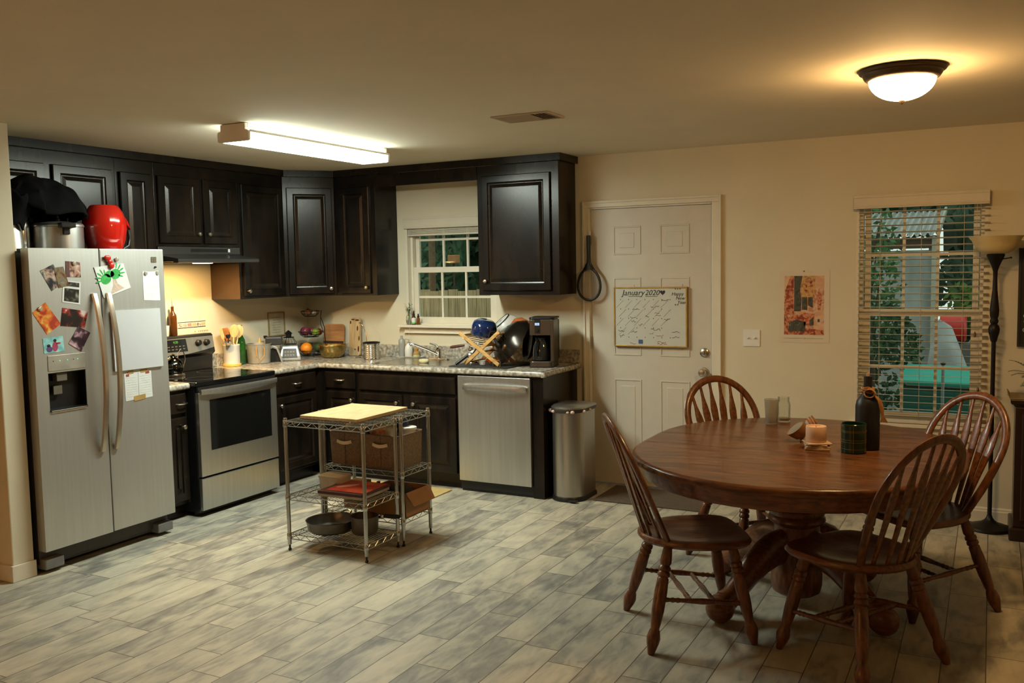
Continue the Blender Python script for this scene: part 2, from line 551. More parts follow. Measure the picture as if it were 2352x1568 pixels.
# ---------------------------------------------------------------- ceiling fixtures
t = T('fluorescent_fixture', 'long white fluorescent wrap light glowing on the kitchen ceiling', 'ceiling light', (1.69, -1.895, HC))
mb = MB(); mb.box(1.60, 1.78, -2.535, -1.255, HC - .055, HC - .0005)
t.p('housing', mb, WHT, w=True, bev=.003)
EMF = mat('lit_prismatic_lens', (.9, .9, .85), .4, emit=(.90, 1.0, .87), es=FLUO, var=.01)
mb = MB()
def wrap(y):
    return [(1.588, y, HC - .040), (1.580, y, HC - .052), (1.582, y, HC - .092), (1.592, y, HC - .097), (1.788, y, HC - .097), (1.798, y, HC - .092), (1.800, y, HC - .052), (1.792, y, HC - .040)]
mb.rings([wrap(-2.535), wrap(-1.255)], caps=False, smooth=False)
k = mb.av([(1.60, -2.535, HC - .0551), (1.78, -2.535, HC - .0551), (1.78, -1.255, HC - .0551), (1.60, -1.255, HC - .0551)])
EMS = mat('lens_side_glow', (.9, .9, .85), .4, emit=(.90, 1.0, .87), es=FLUO * .24, var=.01)
for i, fc in enumerate(mb.f):
    nz_ = [mb.v[k] for k in fc]
    if max(v.z for v in nz_) > HC - .080: mb.mi[i] = 1
lens = t.p('diffuser_lens', mb, [EMF, EMS], w=True)
for x in (1.579, 1.797):
    t.p('lens_rail', MB().box(x - .001, x + .005, -2.536, -1.254, HC - .052, HC - .038), WHT, w=True)
mb = MB()
for y0, y1 in ((-2.555, -2.536), (-1.254, -1.235)):
    mb = MB(); mb.rings([[(p[0] + (.004 if p[0] > 1.69 else -.004), yy, p[2] - .002) for p in [(1.604, 0, HC - .001), (1.604, 0, HC - .036), (1.584, 0, HC - .040)] + wrap(0)[1:7] + [(1.796, 0, HC - .040), (1.776, 0, HC - .036), (1.776, 0, HC - .001)]] for yy in (y0, y1)], smooth=False); t.p('end_cap', mb, mat('lamp_end_cap', (.72, .64, .56), .5, var=.03), w=True, bev=.002)
mb2 = MB()


t = T('dome_ceiling_light', 'round bronze rimmed ceiling light with lit white glass bowl above the dining table', 'ceiling light', (5.03, -2.05, HC))
mb = MB(); mb.lathe([(.10, -.0005), (.172, -.0005), (.176, -.006), (.172, -.014), (.160, -.020), (.158, -.028), (.150, -.040), (.140, -.048), (.134, -.048), (.134, -.040)], n=48, caps=False)
t.p('rim', mb, mat('bronze_rim', (.10, .07, .045), .38, .8, var=.1))
EMD = mat('lit_alabaster_glass', (.9, .85, .7), .3, emit=(1.0, .60, .235), es=DOME, var=.01)
mb = MB(); mb.lathe([(.135 * math.cos(a), -.042 - .092 * math.sin(a)) for a in [PI / 2 * i / 12 for i in range(12)]] + [(.004, -.134)], n=40)
t.p('glass_bowl', mb, EMD)
mb = MB(); mb.lathe([(.004, -.128), (.013, -.132), (.011, -.140), (.005, -.147), (.002, -.149)], n=16)
t.p('finial', mb, MATS['bronze_rim'])

t = T('ceiling_vent', 'rectangular beige air vent grille set in the ceiling', 'vent', (3.14, -1.84, HC))
mb = MB()
x0, x1, y0, y1 = -.17, .17, -.115, .115
for a in ((x0, x1, y0, y0 + .02), (x0, x1, y1 - .02, y1), (x0, x0 + .02, y0 + .02, y1 - .02), (x1 - .02, x1, y0 + .02, y1 - .02)):
    mb.box(a[0], a[1], a[2], a[3], -.008, -.0005)
VENT = mat('vent_paint', (.50, .40, .30), .6, var=.03)
t.p('frame', mb, VENT, bev=.002)
mb = MB()
for i in range(15):
    x = -.14 + i * .02
    mb.bar((x, -.094, -.006), (x, .094, -.006), .013, .0015, up=(-.5 if i < 10 else .5, 0, .8))
t.p('louver', mb, VENT)
t.p('duct', MB().box(x0 + .02, x1 - .02, y0 + .02, y1 - .02, -.002, -.0006), mat('duct_dark', (.05, .04, .03), .8))

# ---------------------------------------------------------------- blinds
SLAT = mat('cream_blind_slat', (.62, .56, .45), .45, var=.02)
t = T('window_blind', 'white faux wood blind raised to a short stack at the top of the kitchen window', 'blind', (1.495, 0, 2.07))
mb = MB(); mb.box(1.066, 1.924, -.020, -.004, 1.978, 2.072); mb.box(1.066, 1.924, -.024, -.020, 1.99, 2.0); mb.box(1.066, 1.924, -.024, -.020, 2.052, 2.062)
t.p('valance', mb, SLAT, w=True, bev=.002)
mb = MB()
for i in range(14): mb.box(1.094, 1.896, .004, .048, 1.935 + i * .0075, 1.9395 + i * .0075)
t.p('slats', mb, SLAT, w=True)
t.p('bottom_rail', MB().box(1.092, 1.898, .003, .049, 1.918, 1.932), SLAT, w=True, bev=.002)
mb = MB(); mb.tube([(1.13, -.012, 1.975), (1.131, -.013, 1.5), (1.13, -.07, 1.10)], .0012, 5)
t.p('cord', mb, SLAT, w=True)

t = T('window_blind', 'lowered cream slat blind with open slats over the dining window', 'blind', (4.98, 0, 2.06))
mb = MB(); mb.box(4.592, 5.368, -.070, -.055, 1.978, 2.064); mb.box(4.592, 5.368, -.074, -.070, 1.988, 1.998); mb.box(4.592, 5.368, -.074, -.070, 2.045, 2.055)
mb.box(4.592, 4.604, -.055, -.0005, 1.978, 2.064); mb.box(5.356, 5.368, -.055, -.0005, 1.978, 2.064)
t.p('valance', mb, SLAT, w=True, bev=.002)
mb = MB()
for i in range(31):
    z = 1.955 - i * .0435
    mb.bar((4.618, -.025, z), (5.372, -.025, z), .046, .0022, up=(0, .12, 1))
t.p('slats', mb, SLAT, w=True)
t.p('bottom_rail', MB().box(4.625, 5.375, -.050, -.002, .603, .622), SLAT, w=True, bev=.003)
for x in (4.75, 4.99, 5.23):
    mb = MB()
    for y in (-.0495, -.0005): mb.tube([(x, y, 1.98), (x, y, .62)], .0011, 5)
    t.p('ladder_cord', mb, SLAT, w=True)
mb = MB(); mb.tube([(5.30, -.078, 1.98), (5.302, -.079, 1.2)], .0012, 5); mb.tube([(5.32, -.078, 1.98), (5.326, -.079, .86)], .0012, 5)
t.p('lift_cord', mb, SLAT, w=True)
for x, z in ((5.302, 1.17), (5.326, .83)):
    mb = MB(); mb.M = Matrix.Translation((x, -.079, z)); mb.lathe([(.002, .03), (.007, .02), (.008, 0), (.003, -.004)], n=10)
    t.p('tassel', mb, OAK, w=True)

# wall plates, poster, door calendar, racket
t = T('light_switch', 'white two toggle light switch plate on the wall right of the door', 'light switch', (3.925, 0, 1.128))
t.p('plate', MB().box(-.058, .058, -.006, -.0005, -.058, .058), WHT, bev=.003)
for x in (-.023, .023):
    t.p('toggle', MB().bar((x, -.004, -.002), (x, -.018, .006), .009, .012), WHT, bev=.001)

t = T('poster', 'unframed art print of a warm toned old street scene on the dining wall', 'poster', (4.275, 0, 1.104))
t.p('sheet', MB().box(4.112, 4.437, -.002, -.0005, 1.104, 1.591), mat('print_margin_paper', (.66, .57, .44), .6, var=.02), w=True)
PA = [patch_mat('print_rust', [(.22, .03, .012), (.50, .14, .05), (.62, .30, .16), (.30, .05, .03)], 60, .6, 1),
      patch_mat('print_pink_wall', [(.60, .33, .20), (.68, .44, .28), (.45, .16, .10), (.70, .52, .36)], 22, .6, 2),
      patch_mat('print_dark_tree', [(.035, .035, .025), (.08, .075, .045), (.05, .055, .05), (.20, .15, .08)], 60, .6, 3),
      patch_mat('print_ochre', [(.50, .28, .08), (.62, .38, .14), (.30, .10, .04), (.66, .46, .22)], 50, .6, 4)]
mb = MB()
def pp(m, pts, lift):
    mb.m = m; k = mb.av([(4.144 + a * .259, -.0021 - lift * .00025, 1.157 + b * .396) for a, b in pts]); mb.af([k + i for i in range(len(pts))])
pp(1, [(0, 0), (1, 0), (1, 1), (0, 1)], 0)
pp(0, [(0, 0), (1, 0), (1, .08), (.5, .12), (.1, .1), (.1, .6), (0, .6)], 1)
pp(0, [(.05, .35), (.24, .35), (.24, 1), (.16, 1), (.02, .75)], 2)
pp(2, [(.25, .40), (.42, .40), (.44, .6), (.40, .75), (.46, 1), (.25, 1)], 3)
pp(3, [(.44, .62), (.76, .64), (.78, 1), (.46, 1), (.40, .78)], 4)
pp(2, [(.45, .43), (.58, .42), (.58, .64), (.45, .64)], 5); pp(2, [(.60, .5), (.72, .46), (.72, .64), (.60, .64)], 5)
pp(0, [(.10, .30), (.50, .36), (.50, .22), (.10, .20)], 5)
pp(2, [(.10, .06), (.52, .06), (.55, .22), (.3, .26), (.12, .20)], 6)
pp(0, [(.50, .16), (.74, .16), (.76, .36), (.48, .38)], 6)
pp(2, [(.64, .16), (.74, .16), (.73, .30), (.64, .25)], 7)
pp(0, [(.84, .42), (.90, .42), (.94, .62), (.87, .80), (.84, .72)], 6); pp(2, [(.84, .22), (.89, .22), (.89, .27), (.84, .27)], 6)
for a, b in ((.52, .9), (.52, .83), (.64, .9), (.66, .83), (.52, .74), (.66, .74)): pp(0, [(a, b - .03), (a + .06, b - .03), (a + .06, b + .02), (a, b + .02)], 6)
t.p('picture', mb, PA, w=True)
for x, z in ((4.272, 1.584),): t.p('tack', MB().ball((x, -.004, z), .004), BLK, w=True)
mb = MB(); mb.box(4.145, 4.272, -.0027, -.0022, 1.132, 1.1335); mb.box(4.286, 4.40, -.0027, -.0022, 1.132, 1.1335)
put_text(mb, 'A', .014, wallM(4.279, -.0024, 1.132))
t.p('caption', mb, mat('print_grey_ink', (.12, .10, .08), .6), w=True)

INK = mat('black_marker', (.02, .02, .02), .6); REDI = mat('red_marker', (.30, .05, .04), .6)
t = T('dry_erase_calendar', 'gold framed dry erase board headed January 2020 hanging on the white door', 'whiteboard', (3.192, .0, 1.058))
t.p('board', MB().box(2.925, 3.462, -.012, .004, 1.060, 1.476), mat('dry_erase_white', (.56, .56, .50), .25, var=.02), w=True)
mb = MB()
for a in ((2.915, 2.925, 1.05, 1.486), (3.462, 3.472, 1.05, 1.486), (2.925, 3.462, 1.05, 1.060), (2.925, 3.462, 1.476, 1.486)):
    mb.box(a[0], a[1], -.018, .006, a[2], a[3])
t.p('frame', mb, mat('gold_frame', (.48, .30, .08), .35, .5), w=True, bev=.002)
yb = -.0125
mb = MB()
put_text(mb, 'January', .058, wallM(3.065, yb, 1.443), .25)
put_text(mb, '2020', .055, wallM(3.21, yb, 1.443), .25)
mb.box(3.03, 3.135, yb - .0008, yb, 1.416, 1.419); mb.box(3.16, 3.25, yb - .0008, yb, 1.416, 1.419)
hp = [(math.sin(a) ** 3 * .020, (13 * math.cos(a) - 5 * math.cos(2 * a) - 2 * math.cos(3 * a) - math.cos(4 * a)) * .00125) for a in [2 * PI * i / 24 for i in range(24)]]
k = mb.av([(3.290 + a, yb - .001, 1.446 + b) for a, b in hp]); mb.af([k + i for i in range(24)])
for s2, x, z in (('Happy', 3.40, 1.434), ('New', 3.42, 1.404), ('Year', 3.43, 1.374)): put_text(mb, s2, .034, wallM(x, yb, z), .2)
for i, s2 in enumerate(('*', '*', '*', '*', '*')): put_text(mb, s2, .03, wallM(3.385 + .017 * (i % 3), yb, 1.465 if i < 3 else 1.352))
for q in range(5):      # hand drawn slanted rulings struck through past days
    for c5 in range(6 - (q == 4)):
        if q * 6 + c5 > 19: break
        x = 2.935 + c5 * .068 + (q % 2) * .02; z = 1.335 - q * .066
        mb.bar((x, yb - .0004, z), (x + .055, yb - .0004, z + .055), .0012, .0006, up=(0, 1, 0))
for q in range(5):
    for c5 in range(7):
        x = 2.965 + c5 * .063; z = 1.392 - q * .069
        if rnd.random() < .8: mb.box(x, x + .005, yb - .0008, yb, z, z + .006)
for x, z, n in ((3.06, 1.325, 7), (3.04, 1.262, 6), (3.05, 1.235, 5), (3.20, 1.342, 8), (3.28, 1.388, 7), (3.30, 1.25, 6), (2.95, 1.165, 6), (2.96, 1.135, 5), (3.05, 1.16, 6), (3.20, 1.175, 9), (3.36, 1.165, 7), (3.36, 1.122, 7), (3.11, 1.21, 4), (3.16, 1.27, 4)):
    pts = [(x + i * .009, yb - .001, z + rnd.uniform(-.009, .009)) for i in range(n)]
    mb.tube(pts, .0013, 4)
t.p('handwriting', mb, INK, w=True)
mb = MB()
for x, z, n in ((3.23, 1.30, 5), (3.24, 1.285, 5), (3.19, 1.15, 4), (3.24, 1.135, 7), (3.04, 1.075, 6), (3.25, 1.075, 9), (3.25, 1.085, 8)):
    mb.tube([(x + i * .009, yb - .001, z + rnd.uniform(-.007, .007)) for i in range(n)], .0012, 4)
t.p('red_notes', mb, REDI, w=True)
t.p('blue_sticker', MB().box(3.105, 3.138, yb - .001, yb, 1.072, 1.102), mat('blue_sticker', (.06, .12, .25), .5), w=True)

t = T('bug_zapper_racket', 'black electric fly swatter racket hanging by the corner of the cabinets', 'racket', (2.732, -.03, 1.40))
RM = Matrix.Translation((2.732, -.045, 1.50))
mb = MB(); mb.M = RM
mb.tube([(.090 * math.sin(a) * (1 - .12 * math.cos(a)), 0, .118 * math.cos(a) + .01) for a in [2 * PI * i / 36 for i in range(36)]], .010, 8, closed=True, ry=.008, upv=(0, 1, 0))
t.p('hoop', mb, BLK, w=True)
mb = MB(); mb.M = RM
mb.rings([[(w_ * math.cos(q), .012 * math.sin(q), z) for q in [2 * PI * k / 12 for k in range(12)]] for z, w_ in ((.118, .05), (.145, .032), (.17, .018), (.20, .0155), (.37, .0165), (.372, .012))])
t.p('handle', mb, BLK, w=True)
mb = MB(); mb.M = RM
for i in range(-8, 9):
    x = i * .0095; h = .110 * math.sqrt(max(0, 1 - (x / .086) ** 2))
    mb.box(x - .0004, x + .0004, -.0004, .0004, .01 - h, .01 + h)
for i in range(-11, 12):
    z = i * .0095; h = .084 * math.sqrt(max(0, 1 - (z / .112) ** 2))
    mb.box(-h, h, -.0004, .0004, z + .01 - .0004, z + .01 + .0004)
t.p('mesh_net', mb, mat('grey_wire', (.12, .11, .10), .5), w=True)
t = T('adhesive_hook', 'small white adhesive hook holding the black racket by its handle', 'hook', (2.729, -.018, 1.885))
t.p('plate', MB().box(-.010, .010, -.006, -.0066 + .0115, -.018, .018), WHT, bev=.002)
t.p('prong', MB().tube([(0, -.004, -.012), (0, -.018, -.017), (0, -.026, -.008)], .003, 6), WHT)

# ---------------------------------------------------------------- cabinets
DPROF = [(0, 0), (0, .014), (.005, .020), (.050, .020), (.056, .011), (.063, .009), (.066, .009), (.088, .017), (.092, .0175)]
def door_p(t, x0, x1, z0, z1, knob=None, pull=None, y=0, name='door', hinge=None):
    mb = MB(); mb.panel(x0, x1, z0, z1, DPROF, y)
    k = mb.av([(x0, y, z0), (x1, y, z0), (x1, y, z1), (x0, y, z1)]); mb.af([k + 3, k + 2, k + 1, k])
    d = t.p(name, mb, ESP)
    if knob: knob_p(t, d, knob[0], knob[1], y - .020)
    if pull: pull_p(t, d, pull[0], pull[1], y - .020)
    return d
def drawer_p(t, x0, x1, z0, z1, pull=None, y=0, name='drawer'):
    mb = MB(); mb.panel(x0, x1, z0, z1, [(0, 0), (0, .013), (.006, .019), (.016, .020), (.018, .020)], y)
    k = mb.av([(x0, y, z0), (x1, y, z0), (x1, y, z1), (x0, y, z1)]); mb.af([k + 3, k + 2, k + 1, k])
    d = t.p(name, mb, ESP)
    if pull: pull_p(t, d, pull[0], pull[1], y - .020)
    return d
def knob_p(t, d, x, z, y):
    mb = MB(); mb.M = Matrix.Translation((x, y, z)) @ Matrix.Rotation(PI / 2, 4, 'X')
    mb.lathe([(.008, -.001), (.005, .006), (.006, .012), (.014, .016), (.0155, .021), (.012, .026), (.003, .028)], n=18)
    t.p('knob', mb, NICKEL, parent=d)
def pull_p(t, d, x, z, y):
    mb = MB()
    mb.tube([(x - .042, y + .002, z), (x - .040, y - .014, z), (x - .028, y - .024, z), (x, y - .027, z), (x + .028, y - .024, z), (x + .040, y - .014, z), (x + .042, y + .002, z)], [.005, .0045, .0045, .0055, .0045, .0045, .005], 8)
    t.p('pull_handle', mb, NICKEL, parent=d)
def cab(name, label, loc, rz, w, d, z0, z1, cat='cabinet', toe=False, group=None, end=None):
    t = T(name, label, cat, loc, rz, group)
    mb = MB()
    if toe:
        mb.box(0, w, 0, d, .10, z1); mb.box(.0, w, .065, d, 0.0, .10)
    else:
        mb.box(0, w, 0, d, z0, z1)
    if end == 'R':   # slim face frame line against the finished end
        mb.box(w - .001, w + .0, 0, d, z0, z1)
    t.p('body', mb, ESP, bev=.0015)
    return t
G = .0012
ZT = 2.405
L90 = PI / 2
UX = .304
def ucab(label, ya, yb, z0, doors, name='wall_cabinet', grp=None):
    t = cab(name, label, (UX, ya + G, 0), L90, yb - ya - 2 * G, UX - .002, z0, ZT, group=grp)
    for (a, b, c, e, kn) in doors:
        door_p(t, a - ya, b - ya, c, e, kn and (kn[0] - ya, kn[1]))
    return t
ucab('short dark cabinet with two doors above the refrigerator', -3.20, -2.204, 1.86, [(-3.145, -2.72, 1.875, 2.322, None), (-2.664, -2.239, 1.875, 2.322, None)])
ucab('narrow single door dark wall cabinet between refrigerator and range hood', -2.204, -1.895, 1.445, [(-2.179, -1.930, 1.46, 2.318, None)])
ucab('dark wall cabinet with two short doors above the range hood', -1.895, -1.117, 1.835, [(-1.872, -1.499, 1.856, 2.318, (-1.532, 1.925)), (-1.466, -1.143, 1.856, 2.318, (-1.435, 1.925))])
ucab('tall single door dark wall cabinet right of the range hood', -1.117, -.612, 1.44, [(-1.085, -.632, 1.462, 2.312, (-1.052, 1.50))])
tside = [o for o in C.objects if o.get('label') == 'tall single door dark wall cabinet right of the range hood'][0]
o_ = link('side_panel', MB().box(-.004, -.0005, .003, UX - .004, 1.441, 1.712).mesh('side_panel', [mat('lighter_brown_side', (.065, .034, .015), .5, var=.1, vs=6)]), tside)  # lower part of this cabinet side, lighter brown than the body
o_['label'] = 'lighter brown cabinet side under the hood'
t = T('wall_cabinet', 'diagonal corner wall cabinet catching the ceiling light', 'cabinet', (.305, -.610, 0), 0)
mb = MB(); A, B = (.305, -.610), (.583, -.305)
mb.prism([(.002, -.002), (.002, -.610), (UX, -.610), A, B, (.583, -.002)], 1.44, ZT)
t.p('body', mb, ESP, w=True, bev=.0015)
ang = math.atan2(B[1] - A[1], B[0] - A[0]); dl = math.hypot(B[0] - A[0], B[1] - A[1])
td = T.__new__(T); td.e = t.e; td.I = t.I; td.M = t.M
MD = Matrix.Rotation(ang, 4, 'Z')
mb = MB(); mb.M = MD; mb.panel(.028, dl - .022, 1.458, 2.318, DPROF, -.0005)
dd = t.p('door', mb, ESP)
mb = MB(); mb.M = MD @ Matrix.Translation((dl - .050, -.0205, 1.50)) @ Matrix.Rotation(PI / 2, 4, 'X')
mb.lathe([(.008, -.001), (.005, .006), (.006, .012), (.014, .016), (.0155, .021), (.012, .026), (.003, .028)], n=18)
t.p('knob', mb, NICKEL, parent=dd)
def bcab(label, xa, xb, z0, doors, name='wall_cabinet'):
    t = cab(name, label, (xa + G, -UX, 0), 0, xb - xa - 2 * G, UX - .002, z0, ZT)
    for (a, b, c, e, kn) in doors:
        door_p(t, a - xa, b - xa, c, e, kn and (kn[0] - xa, kn[1]))
    return t
bcab('narrow dark wall cabinet between the corner and the kitchen window', .585, .995, 1.44, [(.640, .938, 1.455, 2.312, (.905, 1.505))])
bcab('large single door dark wall cabinet right of the kitchen window', 1.938, 2.613, 1.44, [(1.982, 2.548, 1.473, 2.328, (2.010, 1.545))])
t = T('valance_board', 'dark valance board spanning the two cabinets above the kitchen window', 'valance', (1.467, -UX, 2.30))
t.p('board', MB().box(.9965, 1.9365, -UX, -UX + .02, 2.305, ZT), ESP, w=True, bev=.001)
t = T('crown_trim', 'flat dark crown board closing the wall cabinets against the ceiling', 'crown moulding', (.32, -1.7, 2.406))
mb = MB(); mb.prism([(.3065, -3.21), (.328, -3.21), (.328, -.615), (.600, -.328), (2.636, -.328), (2.636, -.002), (2.616, -.002), (2.616, -.3065), (.594, -.3065), (.3065, -.607)], 2.4055, 2.4575)
t.p('board', mb, ESP, w=True, bev=.001)

# base cabinets
BX = .610
def bl(label, ya, yb, dw=None, dr=None):
    t = cab('base_cabinet', label, (BX, ya + G, 0), L90, yb - ya - 2 * G, BX - .004, .1, .875, toe=True)
    return t
t = bl('slim dark base cabinet squeezed between refrigerator and range', -2.19, -1.975)
drawer_p(t, .035, .195, .715, .850, (.150, .782)); door_p(t, .035, .195, .125, .690, (.160, .625))
t = bl('dark base cabinet between the range and the corner', -1.205, -.640)
drawer_p(t, .085, .540, .715, .848, (.31, .782)); door_p(t, .085, .540, .125, .692, (.12, .63))
t = cab('base_cabinet', 'dark base cabinet with one drawer at the inside corner left of the sink', (.002, -BX, 0), 0, 1.0, BX - .003, .1, .875, toe=True)
drawer_p(t, .690, .982, .715, .848, (.835, .785)); door_p(t, .690, .982, .125, .692, (.945, .63))
t = cab('base_cabinet', 'dark sink base cabinet with false drawer front and two doors', (1.004, -BX, 0), 0, .914, BX - .003, .1, .80, toe=True)
t.p('face_rail', MB().box(0, .914, 0, .02, .80, .875), ESP)
drawer_p(t, .016, .898, .715, .842, None, name='false_front'); door_p(t, .016, .420, .125, .692, (.375, .63)); door_p(t, .494, .898, .125, .692, (.53, .63))
t = T('end_panel', 'dark finished end panel and stile closing the counter run beside the trash can', 'cabinet panel', (2.56, -.30, 0))
t.p('stile', MB().box(2.5255, 2.613, -BX - .002, -BX + .018, 0, .875), ESP, w=True, bev=.001)
t.p('side_panel', MB().box(2.595, 2.6125, -BX + .0185, -.015, 0, .875), ESP, w=True)

# counters
def nose(mb, a, b):
    """bullnose front edge along a..b"""
    a, b = Vector(a), Vector(b); d = (b - a).normalized(); out = Vector((d.y, -d.x, 0))
    prof = [(-.012, .0), (.006, 0), (.014, -.004), (.018, -.012), (.018, -.028), (.014, -.036), (.006, -.040), (-.012, -.040)]
    mb.rings([[p + out * o_ + Vector((0, 0, z)) for o_, z in prof] for p in (a, b)])
ZC = .914
t = T('countertop', 'short piece of speckled laminate counter left of the range', 'countertop', (.32, -2.08, .876))
mb = MB(); mb.box(.001, .618, -2.19, -1.974, .876, ZC); nose(mb, (.629, -2.19, ZC), (.629, -1.974, ZC))
t.p('slab', mb, GRAN, w=True)
t.p('backsplash', MB().box(.001, .019, -2.19, -1.974, ZC + .0005, 1.005), GRAN, w=True, bev=.002)
t = T('countertop', 'grey brown speckled laminate counter turning the corner and holding the sink', 'countertop', (.9, -.4, .876))
mb = MB()
SX0, SX1, SY0, SY1 = 1.105, 1.865, -.545, -.125
mb.box(.001, .618, -1.205, -.63, .876, ZC)
mb.box(.001, SX0, -.63, -.001, .876, ZC); mb.box(SX1, 2.625, -.63, -.001, .876, ZC)
mb.box(SX0, SX1, -.63, SY0, .876, ZC); mb.box(SX0, SX1, SY1, -.001, .876, ZC)
nose(mb, (.629, -1.205, ZC), (.629, -.629, ZC)); nose(mb, (.629, -.629, ZC), (2.6405, -.629, ZC)); nose(mb, (2.625, -.6455, ZC), (2.625, -.001, ZC))
t.p('slab', mb, GRAN, w=True)
t.p('backsplash', MB().box(.020, 2.635, -.019, -.001, ZC + .0005, 1.015).box(.001, .0195, -1.205, -.001, ZC + .0005, 1.015), GRAN, w=True, bev=.002)

SINK = mat('sink_steel', (.60, .58, .53), .24, 1.0, var=.04)
t = T('kitchen_sink', 'double bowl stainless steel sink set in the counter under the window', 'sink', (1.485, -.335, .914))
mb = MB()
def rr(x0, x1, y0, y1, r, z, n=5):
    pts = []
    for cx, cy, a0 in ((x1 - r, y0 + r, -90), (x1 - r, y1 - r, 0), (x0 + r, y1 - r, 90), (x0 + r, y0 + r, 180)):
        for i in range(n + 1):
            a = R(a0 + 90 * i / n); pts.append((cx + r * math.cos(a), cy + r * math.sin(a), z))
    return pts
def bowl(mb, x0, x1, y0, y1):
    mb.rings([rr(x0, x1, y0, y1, .05, ZC + .0035), rr(x0 + .004, x1 - .004, y0 + .004, y1 - .004, .05, ZC), rr(x0 + .010, x1 - .010, y0 + .010, y1 - .010, .055, ZC - .09), rr(x0 + .03, x1 - .03, y0 + .03, y1 - .03, .05, ZC - .108), rr(x0 + .14, x1 - .14, y0 + .14, y1 - .14, .03, ZC - .110)])
mb2 = MB(); bowl(mb2, 1.125, 1.47, -.530, -.18); t.p('left_bowl', mb2, SINK, w=True)
mb2 = MB(); bowl(mb2, 1.50, 1.845, -.530, -.18); t.p('right_bowl', mb2, SINK, w=True)
mb = MB()
for a in ((1.09, 1.88, -.560, -.529), (1.09, 1.88, -.181, -.110), (1.09, 1.126, -.529, -.181), (1.469, 1.501, -.529, -.181), (1.844, 1.88, -.529, -.181)):
    mb.box(a[0], a[1], a[2], a[3], ZC + .0006, ZC + .0042)
t.p('rim', mb, SINK, w=True)
t = T('faucet', 'single lever chrome faucet with a low angled spout behind the sink', 'faucet', (1.46, -.145, ZC + .0045))
t.p('base_plate', MB().prism([(p[0], p[1]) for p in rr(-.10, .10, -.028, .028, .027, 0)], 0, .012), CHROME, bev=.003)
mb = MB(); mb.lathe([(.026, .012), (.024, .05), (.027, .055), (.025, .085), (.010, .098)], n=20)
t.p('body', mb, CHROME)
mb = MB(); mb.tube([(0, -.015, .045), (-.07, -.06, .085), (-.15, -.115, .125), (-.175, -.132, .130), (-.182, -.137, .118)], [.012, .011, .010, .010, .011], 10)
t.p('spout', mb, CHROME)
mb = MB(); mb.tube([(0, 0, .09), (-.02, .0, .115), (-.075, -.01, .128)], [.010, .008, .006], 8)
t.p('lever', mb, CHROME)

# ---------------------------------------------------------------- dishwasher
t = T('dishwasher', 'stainless steel dishwasher with a bowed bar handle beside the trash can', 'dishwasher', (1.923, -.635, 0))
t.p('body', MB().box(.002, .598, .030, .60, .02, .868), BLK)
mb = MB(); mb.box(.004, .598, .0, .028, .085, .862)
d = t.p('door', mb, STEEL, bev=.003)
t.p('kick_plate', MB().box(.004, .596, .04, .06, 0.0, .082), BLK)
mb = MB()
hp = [(.055 + .52 * i / 14, -.012 - .036 * math.sin(PI * i / 14) ** .5) for i in range(15)]
mb.rings([[(x, y, .769), (x, y - .007, .766), (x, y - .010, .783), (x, y - .007, .801), (x, y, .798)] for x, y in hp])
mb.box(.058, .072, -.016, 0, .772, .795); mb.box(.560, .574, -.016, 0, .772, .795)
t.p('handle', mb, STEEL, parent=d)
t.p('badge', MB().box(.045, .135, -.0008, 0, .823, .831), mat('badge_grey', (.25, .24, .22), .4, .5), parent=d)

# ---------------------------------------------------------------- range
t = T('kitchen_range', 'freestanding electric range with black glass top and stainless front', 'range', (.69, -1.969, 0), L90)
W = .758
t.p('body', MB().box(.001, W, .012, .675, .03, .885), BLK)
t.p('kick', MB().box(.02, W - .02, .05, .08, 0, .029), BLK)
mb = MB(); mb.box(-.002, W + .003, -.012, .62, .8855, .917)
t.p('cooktop', mb, BLKG, bev=.006)
mb = MB()
for x, y, r in ((.20, .16, .10), (.56, .16, .075), (.20, .43, .075), (.56, .43, .10)):
    mb.lathe([(r, .9171), (r, .9174), (r - .003, .9174), (r - .003, .9171)], (x, y, 0), 40, caps=False, closed=True)
t.p('burner_rings', mb, mat('burner_ring_grey', (.08, .08, .08), .3))
mb = MB(); mb.box(.006, W - .004, -.022, .010, .276, .846)
od = t.p('oven_door', mb, STEEL, bev=.003)
t.p('oven_window', MB().box(.100, .690, -.0235, -.0222, .445, .790), BLKG, parent=od, bev=.001)
t.p('door_top_strip', MB().box(.006, W - .004, -.016, .006, .8465, .884), BLK, parent=od)
mb = MB()
hp = [(.012 + .732 * i / 16, -.034 - .022 * math.sin(PI * i / 16) ** .6) for i in range(17)]
mb.rings([[(x, y, .838), (x, y - .008, .834), (x, y - .011, .852), (x, y - .008, .870), (x, y, .866)] for x, y in hp])
mb.box(.014, .034, -.036, -.020, .840, .864); mb.box(.722, .742, -.036, -.020, .840, .864)
t.p('handle', mb, STEEL, parent=od)
t.p('drawer_front', MB().box(.006, W - .004, -.020, .010, .045, .262), STEEL, bev=.004)
